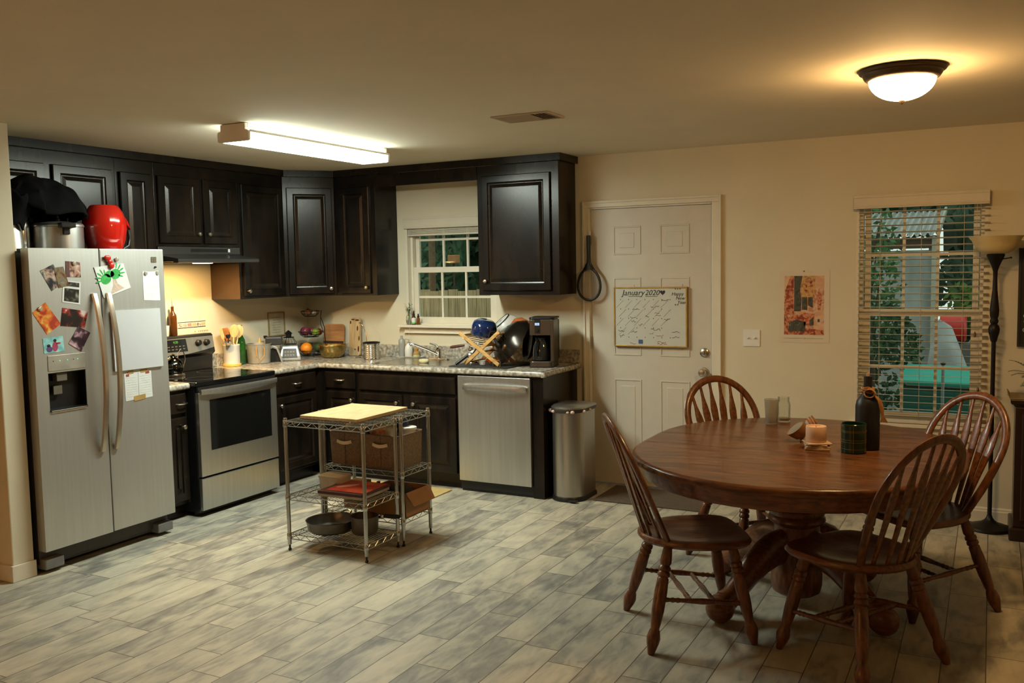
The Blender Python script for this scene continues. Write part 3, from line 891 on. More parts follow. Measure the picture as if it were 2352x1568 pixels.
# back guard
mb = MB()
gp = [(.612, .918), (.608, 1.02), (.578, 1.045), (.600, 1.175), (.615, 1.187), (.685, 1.187), (.685, .918)]
mb.rings([[(x, y, z) for y, z in gp] for x in (.002, W - .002)], smooth=False)
t.p('back_guard', mb, BLK, bev=.002)
mb = MB()
n = 16
lo = [(.004 + (W - .008) * i / n) for i in range(n + 1)]
ks = [mb.av([(x, .5775 + (1.048 - 1.045) * .17 - .0015 + (z - 1.045) * .169, z) for z in (1.046 + .035 * (1 - math.sin(PI * (i / n))), 1.168)]) for i, x in enumerate(lo)]
for i in range(n): mb.af([ks[i], ks[i + 1], ks[i + 1] + 1, ks[i] + 1])
t.p('control_panel', mb, STEEL)
def cp(x, z, lift=0.0): return (x, .5762 + (z - 1.045) * .169 - lift, z)
mb = MB(); mb.rings([[cp(.285, 1.075, a), cp(.49, 1.070, a), cp(.485, 1.162, a), cp(.295, 1.162, a)] for a in (0, .002)], smooth=False)
o = t.p('display', mb, BLKG)
mb = MB()
for r_, z in enumerate((1.088, 1.108)):
    for i in range(5): mb.box(.305 + i * .035, .325 + i * .035, cp(0, z)[1] - .0028, cp(0, z)[1] - .002, z, z + .007)
t.p('buttons', mb, mat('key_grey', (.10, .10, .10), .5), parent=o)
mb = MB(); put_text(mb, '4:30', .026, Matrix.Translation(cp(.385, 1.142, .0028)) @ Matrix.Rotation(PI / 2 - .17, 4, 'X'))
t.p('clock_digits', mb, mat('green_led', (.02, .1, .02), .5, emit=(.25, .9, .12), es=.35), parent=o)
for x, z in ((.085, 1.122), (.165, 1.125), (.595, 1.122), (.675, 1.12)):
    mb = MB(); mb.M = Matrix.Translation(cp(x, z)) @ Matrix.Rotation(PI / 2 - .17, 4, 'X')
    mb.lathe([(.026, 0), (.025, .008), (.021, .012), (.020, .026), (.016, .029), (.003, .029)], n=20); mb.box(-.003, .003, -.018, .018, .029, .034)
    t.p('control_knob', mb, BLK)

# ---------------------------------------------------------------- range hood
t = T('range_hood', 'stainless under cabinet range hood with its warm lamp on', 'range hood', (.0, -1.51, 1.70))
mb = MB()
ya, yb = -1.892, -1.120
pf = [(.002, 1.833), (.318, 1.833), (.318, 1.782), (.345, 1.770), (.500, 1.748), (.508, 1.742), (.508, 1.722), (.495, 1.716), (.46, 1.716), (.455, 1.726), (.002, 1.726)]
mb.rings([[(x, y, z) for x, z in pf] for y in (ya, yb)], smooth=False)
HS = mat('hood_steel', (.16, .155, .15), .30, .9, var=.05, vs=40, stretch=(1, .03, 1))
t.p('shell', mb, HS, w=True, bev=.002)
t.p('control_strip', MB().box(.3185, .3205, -1.60, -1.24, 1.797, 1.820), BLK, w=True)
t.p('rating_label', MB().box(.3185, .3215, -1.245, -1.225, 1.797, 1.820), WHT, w=True)
t.p('filter', MB().box(.10, .34, -1.80, -1.22, 1.7205, 1.7255), mat('filter_dark', (.05, .045, .04), .6, .6), w=True)
HE = mat('hood_lamp_glass', (.9, .8, .6), .4, emit=(1.0, .72, .38), es=16)
mb = MB(); mb.lathe([(.045, .0), (.043, -.006), (.03, -.010), (.003, -.011)], (0.40, -1.58, 1.7258), 20)
mb2 = MB(); mb2.box(.365, .425, -1.64, -1.50, 1.7135, 1.7255)
t.p('lamp_lens', mb2, HE, w=True, bev=.004)
ld = bpy.data.lights.new('hood_bulb', 'AREA'); ld.shape = 'RECTANGLE'; ld.size = .06; ld.size_y = .13; ld.energy = HOODW; ld.color = (1, .60, .22)
lo_ = bpy.data.objects.new('hood_bulb', ld); C.objects.link(lo_); lo_.location = (.395, -1.57, 1.7125); lo_.parent = None
lo_.parent = t.e; lo_.matrix_parent_inverse = t.I

# ---------------------------------------------------------------- refrigerator
FX, FY = .813, -3.196
FW = .908
FST = mat('fridge_steel', (.54, .54, .515), .40, .80, var=.03, vs=60, stretch=(1, 1, .03), bump=.01, bs=200)
fr = T('refrigerator', 'side by side stainless refrigerator covered in pinned photos and papers', 'refrigerator', (FX, FY, 0), L90)
fr.p('body', MB().box(.008, FW - .008, .070, .765, .045, 1.775), GREY, bev=.004)
fr.p('base_grille', MB().box(.06, FW - .05, .085, .12, .028, .125), mat('grille_grey', (.05, .048, .045), .5))
for x0, x1 in ((.010, .125), (FW - .125, FW - .010)):
    fr.p('foot_cover', MB().box(x0, x1, .02, .10, .022, .080), mat('foot_cover_grey', (.17, .165, .155), .45), bev=.006)
    fr.p('leveling_foot', MB().cyl(((x0 + x1) / 2, .13, 0), .018, 0, .05), BLK)
for x0 in (.05, FW - .10):
    fr.p('hinge_cover', MB().box(x0 - .02, x0 + .06, .03, .14, 1.776, 1.797), BLK, bev=.004)
def fdoor(x0, x1):
    mb = MB()
    pl = rr(x0, x1, 0, .064, .010, 0, 3)
    return mb.prism([(p[0], p[1]) for p in pl], .130, 1.797)
dd1 = MB()   # freezer door with dispenser opening
xa, xb, za, zb = .076, .311, .897, 1.112
dd1.box(.002, xa, 0, .064, .13, 1.797); dd1.box(xb, .4375, 0, .064, .13, 1.797); dd1.box(xa, xb, 0, .064, .13, za); dd1.box(xa, xb, 0, .064, zb, 1.797)
fd = fr.p('freezer_door', dd1, FST)
fe = fr.p('fresh_food_door', MB().box(.4465, FW - .002, 0, .064, .13, 1.797), FST, bev=.005)
mb = MB()
mb.box(xa, xb, .055, .0635, za, zb); mb.box(xa, xa + .004, .001, .055, za, zb); mb.box(xb - .004, xb, .001, .055, za, zb); mb.box(xa, xb, .001, .055, zb - .004, zb); mb.box(xa, xb, -.004, .055, za, za + .010)
dr = fr.p('dispenser_recess', mb, BLK, parent=fd)
fr.p('dispenser_spout', MB().box(.135, .20, .01, .05, 1.06, zb - .004), mat('spout_tan', (.12, .10, .075), .5), parent=fd, bev=.003)
fr.p('dispenser_paddle', MB().box(.125, .180, .030, .042, .985, 1.035), MATS['spout_tan'], parent=fd, bev=.003)
fr.p('dispenser_lip', MB().box(xa + .006, xb - .004, -.007, .0, za - .006, za + .006), CHROME, parent=fd, bev=.002)
fr.p('dispenser_controls', MB().box(xa + .002, xb, -.003, -.0002, 1.122, 1.208), mat('control_tan', (.36, .33, .28), .4, .3), parent=fd, bev=.003)
GL = mat('green_indicator', (.02, .2, .08), .5, emit=(.1, 1, .35), es=1.2)
for i, x in enumerate((.110, .150, .198, .236, .262)):
    mb = MB(); mb.ball((x, -.0034, 1.176), .0028, n=8, m=5); fr.p('indicator', mb, GL if i in (1, 2, 4) else BLK, parent=fd)
def fhandle(x, nm, parent, lean):
    mb = MB()
    N = 20
    rg = []
    for i in range(N + 1):
        s_ = i / N; z = .620 + (1.540 - .620) * s_; yy = -.006 - .062 * math.sin(PI * s_) ** .8
        rg.append([(x - .017, yy, z), (x - .012, yy - .012, z), (x + .012, yy - .012, z), (x + .017, yy, z), (x + .012, yy + .006, z), (x - .012, yy + .006, z)])
    mb.rings(rg)
    fr.p(nm, mb, mat('handle_steel', (.50, .44, .36), .30, .95, var=.03), parent=parent)
fhandle(.388, 'handle', fd, 1); fhandle(.452 + .032, 'handle', fe, -1)
mb = MB(); mb.box(.809, .849, -.002, -.0002, 1.715, 1.750)
bd = fr.p('maker_badge', mb, mat('badge_dark', (.12, .11, .09), .4, .6), parent=fe)
mb = MB()
for a in ((.813, .827, 1.734, 1.746), (.831, .845, 1.734, 1.746), (.813, .827, 1.719, 1.731), (.831, .845, 1.719, 1.731)): mb.box(a[0], a[1], -.0026, -.002, a[2], a[3])
fr.p('badge_relief', mb, NICKEL, parent=fe)

# papers and photos on the doors : corners are (y, z) on the door face
FF = FX + .0006
def sheet(name, label, cat, pts, m, th=.0012, lift=0.0, grp=None, curl=0):
    cy = sum(p[0] for p in pts) / 4; cz = sum(p[1] for p in pts) / 4
    mb = MB()
    mb.rings([[(x, y, z) for y, z in pts] for x in (FF + lift, FF + lift + th)], smooth=False)
    t = T(name, label, cat, (FF + lift, cy, cz), 0, grp)
    t.p('sheet', mb, m, w=True)
    t.c = (cy, cz)
    return t
def inner(pts, a0, a1, b0, b1):
    """sub-rectangle of a quad given as TL,TR,BR,BL"""
    def bil(u, v):
        tl, tr, br, bl_ = [Vector(p) for p in pts]
        return tuple((tl * (1 - u) + tr * u) * (1 - v) + (bl_ * (1 - u) + br * u) * v)
    return [bil(a0, b0), bil(a1, b0), bil(a1, b1), bil(a0, b1)]
def onsheet(t, name, pts, m, lift=.0016, th=.0004):
    mb = MB(); mb.rings([[(x, y, z) for y, z in pts] for x in (FF + lift, FF + lift + th)], smooth=False)
    return t.p(name, mb, m, w=True)
PM = [patch_mat('photo_group', [(.02, .02, .025), (.10, .09, .09), (.38, .22, .15), (.45, .42, .38), (.03, .05, .04)], 38, .3, 1),
      patch_mat('photo_couple', [(.10, .04, .02), (.22, .15, .08), (.12, .14, .12), (.40, .24, .16)], 40, .3, 5),
      patch_mat('photo_sepia', [(.06, .025, .02), (.30, .16, .12), (.50, .35, .28), (.62, .52, .45)], 45, .3, 9),
      patch_mat('photo_dark_grey', [(.01, .01, .008), (.02, .02, .015), (.10, .09, .07), (.35, .32, .25)], 40, .3, 13),
      patch_mat('photo_orange', [(.35, .04, .02), (.60, .12, .02), (.62, .26, .05), (.70, .50, .16)], 34, .3, 17),
      patch_mat('photo_party', [(.015, .01, .01), (.03, .015, .012), (.32, .03, .02), (.50, .42, .38)], 32, .3, 21),
      patch_mat('photo_plum', [(.02, .01, .015), (.05, .02, .03), (.30, .18, .22), (.50, .36, .38)], 34, .3, 26)]
P3 = [(-2.974, 1.726), (-2.883, 1.720), (-2.882, 1.634), (-2.977, 1.639)]
sheet('photo_print', 'tilted family snapshot with a dark upper corner, top left on the freezer door', 'photo', [(-3.132, 1.674), (-3.051, 1.71), (-2.993, 1.606), (-3.069, 1.562)], PM[0])
sheet('photo_print', 'brownish snapshot of a couple overlapping the tilted family photo', 'photo', [(-3.049, 1.69), (-2.991, 1.696), (-2.960, 1.588), (-3.026, 1.579)], PM[1], lift=.0016)
t = sheet('photo_print', 'small sepia pink portrait photo under the topmost magnet', 'photo', P3, PM[2])
onsheet(t, 'dark_border', inner(P3, 0, .25, 0, 1), mat('maroon_card', (.08, .025, .02), .5))
P4 = [(-2.996, 1.620), (-2.886, 1.607), (-2.898, 1.480), (-3.010, 1.499)]
t = sheet('photo_strip', 'white bordered pair of black and white photos on the freezer door', 'photo', P4, PAPER)
onsheet(t, 'upper_picture', inner(P4, .10, .92, .05, .24), PM[3]); onsheet(t, 'lower_picture', inner(P4, .10, .92, .34, .93), PM[3])
sheet('photo_print', 'bright orange red snapshot turned on its corner', 'photo', [(-3.192, 1.45), (-3.112, 1.502), (-3.025, 1.379), (-3.112, 1.326)], PM[4])
sheet('photo_print', 'dark party snapshot with red figures beside the freezer handle', 'photo', [(-3.01, 1.468), (-2.848, 1.439), (-2.875, 1.348), (-3.028, 1.368)], PM[5])
t = sheet('photo_print', 'plum coloured snapshot turned diagonally below the party photo', 'photo', [(-2.918, 1.358), (-2.842, 1.317), (-2.907, 1.215), (-2.984, 1.267)], PM[6], lift=.0016)
P8 = [(-3.140, 1.306), (-3.018, 1.312), (-3.012, 1.226), (-3.136, 1.222)]
t = sheet('photo_print', 'pale blue rectangular photo of two dark haired people above the dispenser', 'photo', P8, mat('photo_sky_blue', (.16, .42, .45), .3, col2=(.30, .55, .55), var=.1, vs=30))
for a, nm, c in (((.12, .42, .55, .95), 'figure', (.10, .06, .16)), ((.42, .70, .30, .95), 'figure', (.35, .05, .10)), ((.50, .66, .12, .34), 'figure', (.03, .02, .02)), ((.16, .34, .42, .62), 'figure', (.02, .02, .02)), ((.62, .86, .36, .50), 'figure', (.40, .03, .04))):
    q = inner(P8, *a); cy = sum(p[0] for p in q) / 4; cz = sum(p[1] for p in q) / 4; w_ = abs(q[1][0] - q[0][0]) / 2; h_ = abs(q[0][1] - q[2][1]) / 2
    onsheet(t, nm, [(cy + w_ * math.cos(s), cz + h_ * math.sin(s)) for s in [2 * PI * i / 12 for i in range(12)]], mat('fig%02d' % (len(MATS)), c, .4))
PD = [(-2.796, 1.690), (-2.593, 1.712), (-2.549, 1.566), (-2.740, 1.511)]
t = sheet('handprint_drawing', 'tilted child painting of a tree with green handprint leaves on the fridge', 'drawing', PD, PAPER, lift=.003)
GP = mat('green_paint', (.02, .30, .05), .6, var=.25, vs=60); BP = mat('tan_crayon', (.46, .34, .27), .8, var=.15, vs=80)
def blob(cu_, cv, ru, rv, rot, m, nm, t=t, P=PD):
    base = inner(P, cu_, cu_ + .001, cv, cv + .001)[0]
    pts = []
    for i in range(14):
        a = 2 * PI * i / 14; x = ru * math.cos(a); y2 = rv * math.sin(a)
        pts.append((base[0] + x * math.cos(rot) - y2 * math.sin(rot), base[1] + x * math.sin(rot) + y2 * math.cos(rot)))
    onsheet(t, nm, pts, m, lift=.0046)
trunk = [inner(PD, .50, .51, .38, .39)[0], inner(PD, .56, .57, .38, .39)[0], inner(PD, .60, .61, .70, .71)[0], inner(PD, .78, .79, .92, .93)[0], inner(PD, .26, .27, .97, .98)[0], inner(PD, .44, .45, .70, .71)[0]]
onsheet(t, 'trunk', trunk, BP, lift=.0044)
for (cu0, cv0, fan) in ((.26, .44, 2.6), (.62, .34, .55)):
    blob(cu0, cv0, .036, .030, .3, GP, 'handprint_palm')
    for i in range(5):
        a = fan + (i - 2) * .42; b0 = inner(PD, cu0, cu0 + .001, cv0, cv0 + .001)[0]
        l = .050 if i != 0 else .038
        cx, cz = b0[0] + l * math.cos(a), b0[1] + l * math.sin(a)
        onsheet(t, 'handprint_finger', [(cx + .019 * math.cos(s) * math.cos(a) - .0048 * math.sin(s) * math.sin(a), cz + .019 * math.cos(s) * math.sin(a) + .0048 * math.sin(s) * math.cos(a)) for s in [2 * PI * k / 12 for k in range(12)]], GP, lift=.0046)
blob(.44, .30, .030, .020, 0, GP, 'leaf_paint')
PC = [(-2.456, 1.660), (-2.335, 1.660), (-2.332, 1.482), (-2.455, 1.487)]
t = sheet('note_card', 'white printed note card held by two magnets at the fridge right edge', 'note', PC, PAPER)
mb = MB()
for i, (w_, z) in enumerate(((.5, .25), (.7, .42), (.8, .52), (.4, .62), (.7, .76), (.5, .86))):
    q = inner(PC, .5 - w_ / 2 * .8, .5 + w_ / 2 * .8, z, z + .012); mb.rings([[(x, y, zz) for y, zz in q] for x in (FF + .0014, FF + .0018)], smooth=False)
t.p('printed_lines', mb, mat('pale_grey_ink', (.45, .44, .40), .7), w=True)
PP = [(-2.702, 1.434), (-2.349, 1.434), (-2.343, 1.074), (-2.697, 1.077)]
t = sheet('magnetic_dry_erase_board', 'large blank white magnetic board on the refrigerator right door', 'whiteboard', PP, mat('blank_board_white', (.44, .44, .45), .3, var=.01), th=.014)
PT1 = [(-2.627, 1.054), (-2.527, 1.058), (-2.529, .893), (-2.624, .889)]; PT2 = [(-2.525, 1.058), (-2.429, 1.060), (-2.426, .893), (-2.526, .890)]
for q, lb in ((PT1, 'left of two handwritten sheets taped below the blank board'), (PT2, 'right of two handwritten sheets taped below the blank board')):
    t = sheet('paper_note', lb, 'note', q, PAPER)
    mb = MB()
    for i in range(9):
        z0_ = .18 + i * .085
        k = inner(q, .1, .9, z0_, z0_ + .01)
        mb.tube([(FF + .0015, k[0][0] + (k[1][0] - k[0][0]) * j / 14, k[0][1] + rnd.uniform(-.0022, .0022)) for j in range(15)], .0004, 3)
    t.p('handwriting', mb, MATS['pale_grey_ink'], w=True)
    onsheet(t, 'red_mark', [(p[0], p[1]) for p in inner(q, .12 if q is PT1 else .55, .35 if q is PT1 else .85, .03, .12)], REDI, lift=.0014)
TAPE = mat('brown_tape', (.36, .22, .07), .4)
for i, (q, lb) in enumerate(((((-2.600, 1.068), (-2.560, 1.070), (-2.560, 1.052), (-2.600, 1.050)), 'small brown tape piece at the top of the left taped sheet'), (((-2.508, 1.068), (-2.460, 1.070), (-2.460, 1.052), (-2.508, 1.050)), 'small brown tape piece at the top of the right taped sheet'), (((-2.565, .912), (-2.480, .918), (-2.480, .888), (-2.565, .882)), 'wide brown tape piece joining the bottoms of the taped sheets'))):
    sheet('tape_strip', lb, 'tape', list(q), TAPE, th=.0005, lift=.0022)
for (y, z), lb in (((-2.922, 1.713), 'clear round magnet on the sepia portrait photo'), ((-3.146, 1.469), 'clear round magnet on the orange photo'), ((-2.640, 1.735), 'silver round magnet at the top right of the handprint drawing'), ((-2.434, 1.650), 'left clear magnet on the white note card'), ((-2.345, 1.652), 'right clear magnet on the white note card'), ((-2.359, 1.688), 'tiny black magnet just above the note card')):
    mb = MB(); mb.M = Matrix.Rotation(PI / 2, 4, 'Y')
    rs = .006 if 'tiny' in lb else .0125
    mb.lathe([(rs, 0), (rs * 1.05, .003), (rs * .8, .008), (.001, .010)], n=16)
    lift = .0058 if 'handprint' in lb else .002
    S('magnet', mb, BLK if 'tiny' in lb else mat('glass_bead', (.62, .60, .55), .12, .6), lb, 'magnet', loc=(FF + lift, y, z))
mb = MB()
for cy, cz, ry_, rz_ in ((0, .018, .020, .016), (.012, -.004, .017, .015), (.022, -.026, .018, .019), (-.012, .022, .014, .012)): mb.ball((.008, cy, cz), .008, ry_, rz_, 12, 7)
S('magnet_clip', mb, mat('red_enamel', (.50, .02, .012), .25), 'red shaped magnet holding the top of the handprint drawing', 'magnet', loc=(FF + .006, -2.705, 1.725))

# ---------------------------------------------------------------- on top of the refrigerator (top z 1.7755)
ZF = 1.7762
t = T('steel_canister', 'tall brushed steel carafe on the far left of the refrigerator top', 'carafe', (.52, -3.10, ZF))
mb = MB(); mb.lathe([(.060, 0), (.075, .01), (.068, .10), (.056, .20), (.052, .225), (.056, .230), (.040, .234), (.002, .236)], n=28)
t.p('body', mb, STEEL)
mb = MB(); mb.lathe([(.050, .231), (.055, .240), (.050, .262), (.030, .270), (.002, .272)], n=24); t.p('lid', mb, BLK)
mb = MB(); mb.tube([(.045, -.04, .235), (.085, -.07, .225), (.105, -.085, .16), (.095, -.08, .08), (.070, -.055, .05)], .010, 8); t.p('handle', mb, BLK)
t = T('steel_kettle', 'straight sided stainless jug behind the pressure cooker on the refrigerator', 'jug', (.44, -2.985, ZF))
mb = MB(); mb.lathe([(.058, 0), (.060, .006), (.058, .20), (.055, .215), (.050, .217), (.050, .20)], n=28, caps=False); mb.lathe([(.003, .002), (.057, .002)], n=28, caps=False)
t.p('body', mb, CHROME)
t.p('rim', MB().lathe([(.056, .208), (.061, .212), (.061, .222), (.054, .226), (.002, .228)], n=28), mat('dark_steel', (.10, .10, .09), .3, .9))
t = T('pressure_cooker', 'squat stainless pressure cooker with black handles on the refrigerator', 'pressure cooker', (.52, -2.795, ZF))
mb = MB(); mb.lathe([(.125, 0), (.137, .008), (.138, .020), (.138, .150), (.142, .153), (.142, .162), (.134, .172), (.06, .184), (.002, .186)], n=40)
t.p('pot', mb, STEEL)
mb = MB(); mb.M = Matrix.Rotation(R(-18), 4, 'Z')
mb.bar((.125, 0, .158), (.185, 0, .158), .085, .030); mb.box(.125, .150, -.02, .02, .105, .150)
t.p('side_handle', mb, BLK, bev=.006)
mb = MB(); mb.lathe([(.018, .184), (.018, .200), (.010, .205), (.010, .22), (.003, .222)], n=14)
t.p('valve', mb, BLK); t.p('vent_pin', MB().lathe([(.006, .182), (.006, .205), (.002, .206)], (.05, .03, 0), 10), BLK)
t = T('popcorn_maker', 'glossy red barrel shaped appliance with black handle on the refrigerator', 'kitchen appliance', (.56, -2.505, ZF))
mb = MB()
def ov(r, z, fx=1.0): return [(r * .92 * math.cos(q), r * math.sin(q), z) for q in [2 * PI * k / 36 for k in range(36)]]
mb.rings([ov(.088, 0), ov(.098, .02), ov(.120, .08), ov(.132, .15), ov(.129, .20), ov(.112, .25), ov(.088, .286), ov(.082, .292), ov(.060, .294)])
RED = mat('glossy_red_plastic', (.50, .012, .006), .12, var=.04, coat=.6)
t.p('body', mb, RED)
mb = MB(); mb.rings([[(.0, .10, .225), (.03, .105, .215), (.0, .11, .285), (-.02, .10, .28)], [(.01, .155, .165), (.035, .155, .160), (.01, .165, .20), (-.01, .16, .195)], [(.01, .172, .150), (.025, .172, .148), (.01, .178, .17), (.0, .176, .165)]])
t.p('spout', mb, RED)
mb = MB(); mb.tube([(.0, .142, .165), (.0, .172, .150), (.0, .180, .10), (.0, .170, .05), (.0, .125, .028)], [.012, .012, .011, .011, .010], 10)
t.p('handle', mb, BLK)
# draped black bag
CLOTH = mat('black_cloth', (.004, .004, .0045), .9, var=.3, spec=.12)
mb = MB()
NU, NV = 44, 26
def cloth(u, v):
    a = 2 * PI * u; rr_ = .05 + .95 * v
    y = -2.875 + .275 * rr_ * math.cos(a) * (1.0 if math.cos(a) > 0 else 1.0); x = .50 + .20 * rr_ * math.sin(a)
    top = 2.205 - .045 * (y + 2.98) / .3
    z = top - .02 * rr_ - .165 * rr_ ** 4.0
    n1 = noise.noise(Vector((x * 6, y * 6, 1.3))); n2 = noise.noise(Vector((x * 15, y * 15, 4.1)))
    f = .02 * math.sin(a * 7 + 3 * n1) * rr_ ** 2
    return (x + f + .018 * n2, y + .7 * f + .014 * n1, z + .050 * n1 + .022 * n2 + .020 * abs(noise.noise(Vector((x * 9, y * 5, 7.7)))))
mb.quadmesh(cloth, NU, NV)
mb2 = MB()
t = T('black_bag', 'black cloth bag slumped over the pots on top of the refrigerator', 'bag', (.50, -2.89, 1.96))
t.p('bag_body', mb, CLOTH, w=True).modifiers.new('thick', 'SOLIDIFY').thickness = .012
def flap(u, v):
    x = .52 + .05 * math.sin(3 * u) - .03 * v; y = -3.185 + .15 * u + .02 * math.sin(5 * v); z = 2.115 - .17 * v + .015 * math.sin(9 * u + 2 * v) - .03 * u
    return (x + .09, y, z)
mb = MB(); mb.quadmesh(flap, 12, 12)
t.p('hanging_flap', mb, CLOTH, w=True).modifiers.new('thick', 'SOLIDIFY').thickness = .01

# ---------------------------------------------------------------- range top and back guard things
t = T('tea_kettle', 'dark mirrored stovetop kettle with looped wire handle beside the refrigerator', 'kettle', (.23, -1.735, .9185))
mb = MB(); mb.lathe([(.055, 0), (.075, .004), (.078, .014), (.070, .018), (.064, .026), (.074, .05), (.075, .075), (.062, .105), (.036, .128), (.022, .134), (.018, .142), (.020, .150), (.008, .158), (.002, .159)], n=32)
KM = mat('kettle_dark_steel', (.10, .11, .105), .08, 1.0)
t.p('body', mb, KM)
t.p('base_ring', MB().lathe([(.058, .001), (.080, .001), (.081, .014), (.076, .018), (.06, .018)], n=32), CHROME)
mb = MB(); mb.tube([(.0, .045, .115), (.0, .050, .155), (.0, .075, .180), (.0, .105, .160), (.0, .115, .11), (.0, .098, .06), (.0, .076, .035)], .0035, 8); t.p('handle', mb, CHROME)
mb = MB(); mb.tube([(.0, -.055, .085), (.0, -.082, .115), (.0, -.096, .145)], [.014, .010, .007], 10); t.p('spout', mb, KM)
ZG = 1.1878
t = T('oil_bottle', 'brown glass oil bottle with a metal pourer standing on the range back guard', 'bottle', (.040, -1.545, ZG))
BR = mat('brown_glass', (.10, .035, .006), .08, var=.1, trans=.35, ior=1.45)
t.p('bottle', MB().lathe([(.026, 0), (.029, .005), (.029, .135), (.026, .155), (.012, .178), (.010, .205), (.012, .208), (.012, .214), (.004, .214)], n=24), BR)
mb = MB(); mb.lathe([(.010, .212), (.009, .222), (.004, .225)], n=12); mb.tube([(0, 0, .222), (0, -.002, .245), (.004, -.008, .268)], [.003, .0025, .002], 6)
t.p('pourer', mb, NICKEL)
t = T('cup', 'small white ceramic cup beside the oil bottle on the range', 'cup', (.045, -1.622, ZG))
t.p('cup_body', MB().lathe([(.021, 0), (.023, .003), (.028, .078), (.026, .078), (.021, .006), (.001, .006)], n=24), WHT)
# recipe strip and lettering on the wall behind the range
t = T('photo_booth_strip', 'narrow strip of small pictures stuck to the wall above the range controls', 'picture strip', (.0, -1.33, 1.235))
t.p('backing', MB().box(.0006, .0025, -1.468, -1.193, 1.234, 1.282), PAPER, w=True)
cc = [(.10, .09, .08), (.16, .17, .17), (.40, .10, .08), (.42, .33, .08), (.08, .08, .09), (.45, .30, .06)]
for i in range(6):
    y0 = -1.464 + i * .0455
    t.p('picture', MB().box(.0026, .0031, y0, y0 + .040, 1.243, 1.268), patch_mat('strip%d' % i, [(.5, .48, .42), cc[i], (.65, .62, .55)], 90, .5, i * 3.1), w=True)
mb = MB(); mb.box(.0026, .0031, -1.468, -1.193, 1.275, 1.280); mb.box(.0026, .0031, -1.468, -1.193, 1.235, 1.239)
t.p('border', mb, INK, w=True)
mb = MB()
for i, (y0, wd) in enumerate(((-1.305, .010), (-1.270, .012), (-1.250, .010), (-1.233, .012), (-1.214, .010), (-1.198, .012), (-1.18, .010))):
    mb.box(.0007, .0014, y0, y0 + wd, 1.196 + .002 * (i % 2), 1.207)
S('wall_lettering', mb, mat('faded_ink', (.33, .25, .15), .7), 'faint small dark lettering on the wall above the range knobs', 'wall decal', loc=(0, -1.24, 1.196), w=False) if False else S('wall_lettering', mb, mat('faded_ink', (.33, .25, .15), .7), 'faint small dark lettering on the wall above the range knobs', 'wall decal', loc=(0, -1.24, 1.20), w=True)

# ---------------------------------------------------------------- counter things
Z0 = .9145
t = T('utensil_crock', 'white cylindrical crock with a yellow base band holding cooking utensils', 'utensil crock', (.115, -1.045, Z0))
t.p('crock', MB().lathe([(.058, .0), (.062, .012), (.0615, .155), (.0635, .158), (.064, .168), (.061, .170), (.057, .170), (.056, .02), (.001, .02)], n=36), WHT)
YEL = mat('yellow_plastic', (.72, .46, .10), .4)
t.p('base_band', MB().lathe([(.060, .0), (.070, .002), (.070, .018), (.064, .020)], n=36), YEL)
BEE = mat('beech_wood', (.66, .42, .17), .5, col2=(.76, .52, .25), var=.08, vs=10, stretch=(4, 4, .6))
DKW = mat('brown_wood', (.28, .10, .03), .45, col2=(.40, .16, .05), vs=12)
CX, CY = .115, -1.045
def spoon(label, dx, dy, tx, ty, hgt, w_, m, kind='spoon', name='cooking_spoon', cat='utensil'):
    base = Vector((CX + dx * .3, CY + dy * .3, Z0 + .03)); top = Vector((CX + tx, CY + ty, Z0 + hgt))
    d = (top - base).normalized()
    t = T(name, label, cat, tuple(base))
    yv = Vector((.707, .707, 0)); yv = (yv - d * yv.dot(d)).normalized(); xv = yv.cross(d)
    rot = Matrix((xv, yv, d)).transposed().to_4x4(); rot.translation = base
    Ln = (top - base).length
    mb = MB(); mb.M = rot
    if kind == 'spoon':
        mb.rings([[(.005 * math.cos(q), .005 * math.sin(q), z) for q in [2 * PI * k / 8 for k in range(8)]] for z in (0, Ln - .08)])
        t.p('handle', mb, m, w=True)
        mb = MB(); mb.M = rot
        rg = []
        for i in range(11):
            s_ = i / 10; z = Ln - .100 + .100 * s_; ww = .005 + (w_ / 2 - .005) * math.sin(PI * min(1, (s_ * .88 + .06))) ** .7
            if i == 10: ww = .006
            rg.append([(.004 * math.sin(q), ww * math.cos(q), z) for q in [2 * PI * k / 12 for k in range(12)]])
        mb.rings(rg); t.p('bowl', mb, m, w=True)
    elif kind == 'spatula':
        mb.rings([[(.005 * math.cos(q), .006 * math.sin(q), z) for q in [2 * PI * k / 8 for k in range(8)]] for z in (0, Ln - .09)])
        t.p('handle', mb, m, w=True)
        mb = MB(); mb.M = rot; mb.rings([[(-.003, -w_ / 2 * s_, z), (.003, -w_ / 2 * s_, z), (.003, w_ / 2 * s_, z), (-.003, w_ / 2 * s_, z)] for z, s_ in ((Ln - .095, .4), (Ln - .07, .95), (Ln - .01, 1), (Ln, .8))], smooth=False)
        t.p('blade', mb, m, w=True)
    else:
        mb.rings([[(.0035 * math.cos(q), .0035 * math.sin(q), z) for q in [2 * PI * k / 8 for k in range(8)]] for z in (0, Ln - .03)])
        t.p('handle', mb, m, w=True)
        mb = MB(); mb.M = rot; mb.lathe([(.002, .0), (w_ * .35, .006), (w_ / 2, .03), (w_ / 2 - .002, .03), (w_ * .33, .009), (.002, .004)], (.02, 0, Ln - .04), 20)
        t.p('ladle_bowl', mb, m, w=True)
spoon('left of two light wooden spoons fanned out of the crock', .0, .01, .02, .022, .325, .070, BEE)
spoon('right of two light wooden spoons fanned out of the crock', .0, .06, .02, .078, .318, .070, BEE)
spoon('reddish wooden spatula behind the pale spoons in the crock', -.03, -.02, -.02, -.045, .300, .055, DKW, 'spatula', 'spatula')
spoon('orange wooden turner leaning back in the crock', -.04, .0, -.045, -.012, .285, .07, mat('orange_wood', (.55, .22, .05), .45, col2=(.62, .30, .08)), 'spatula', 'spatula')
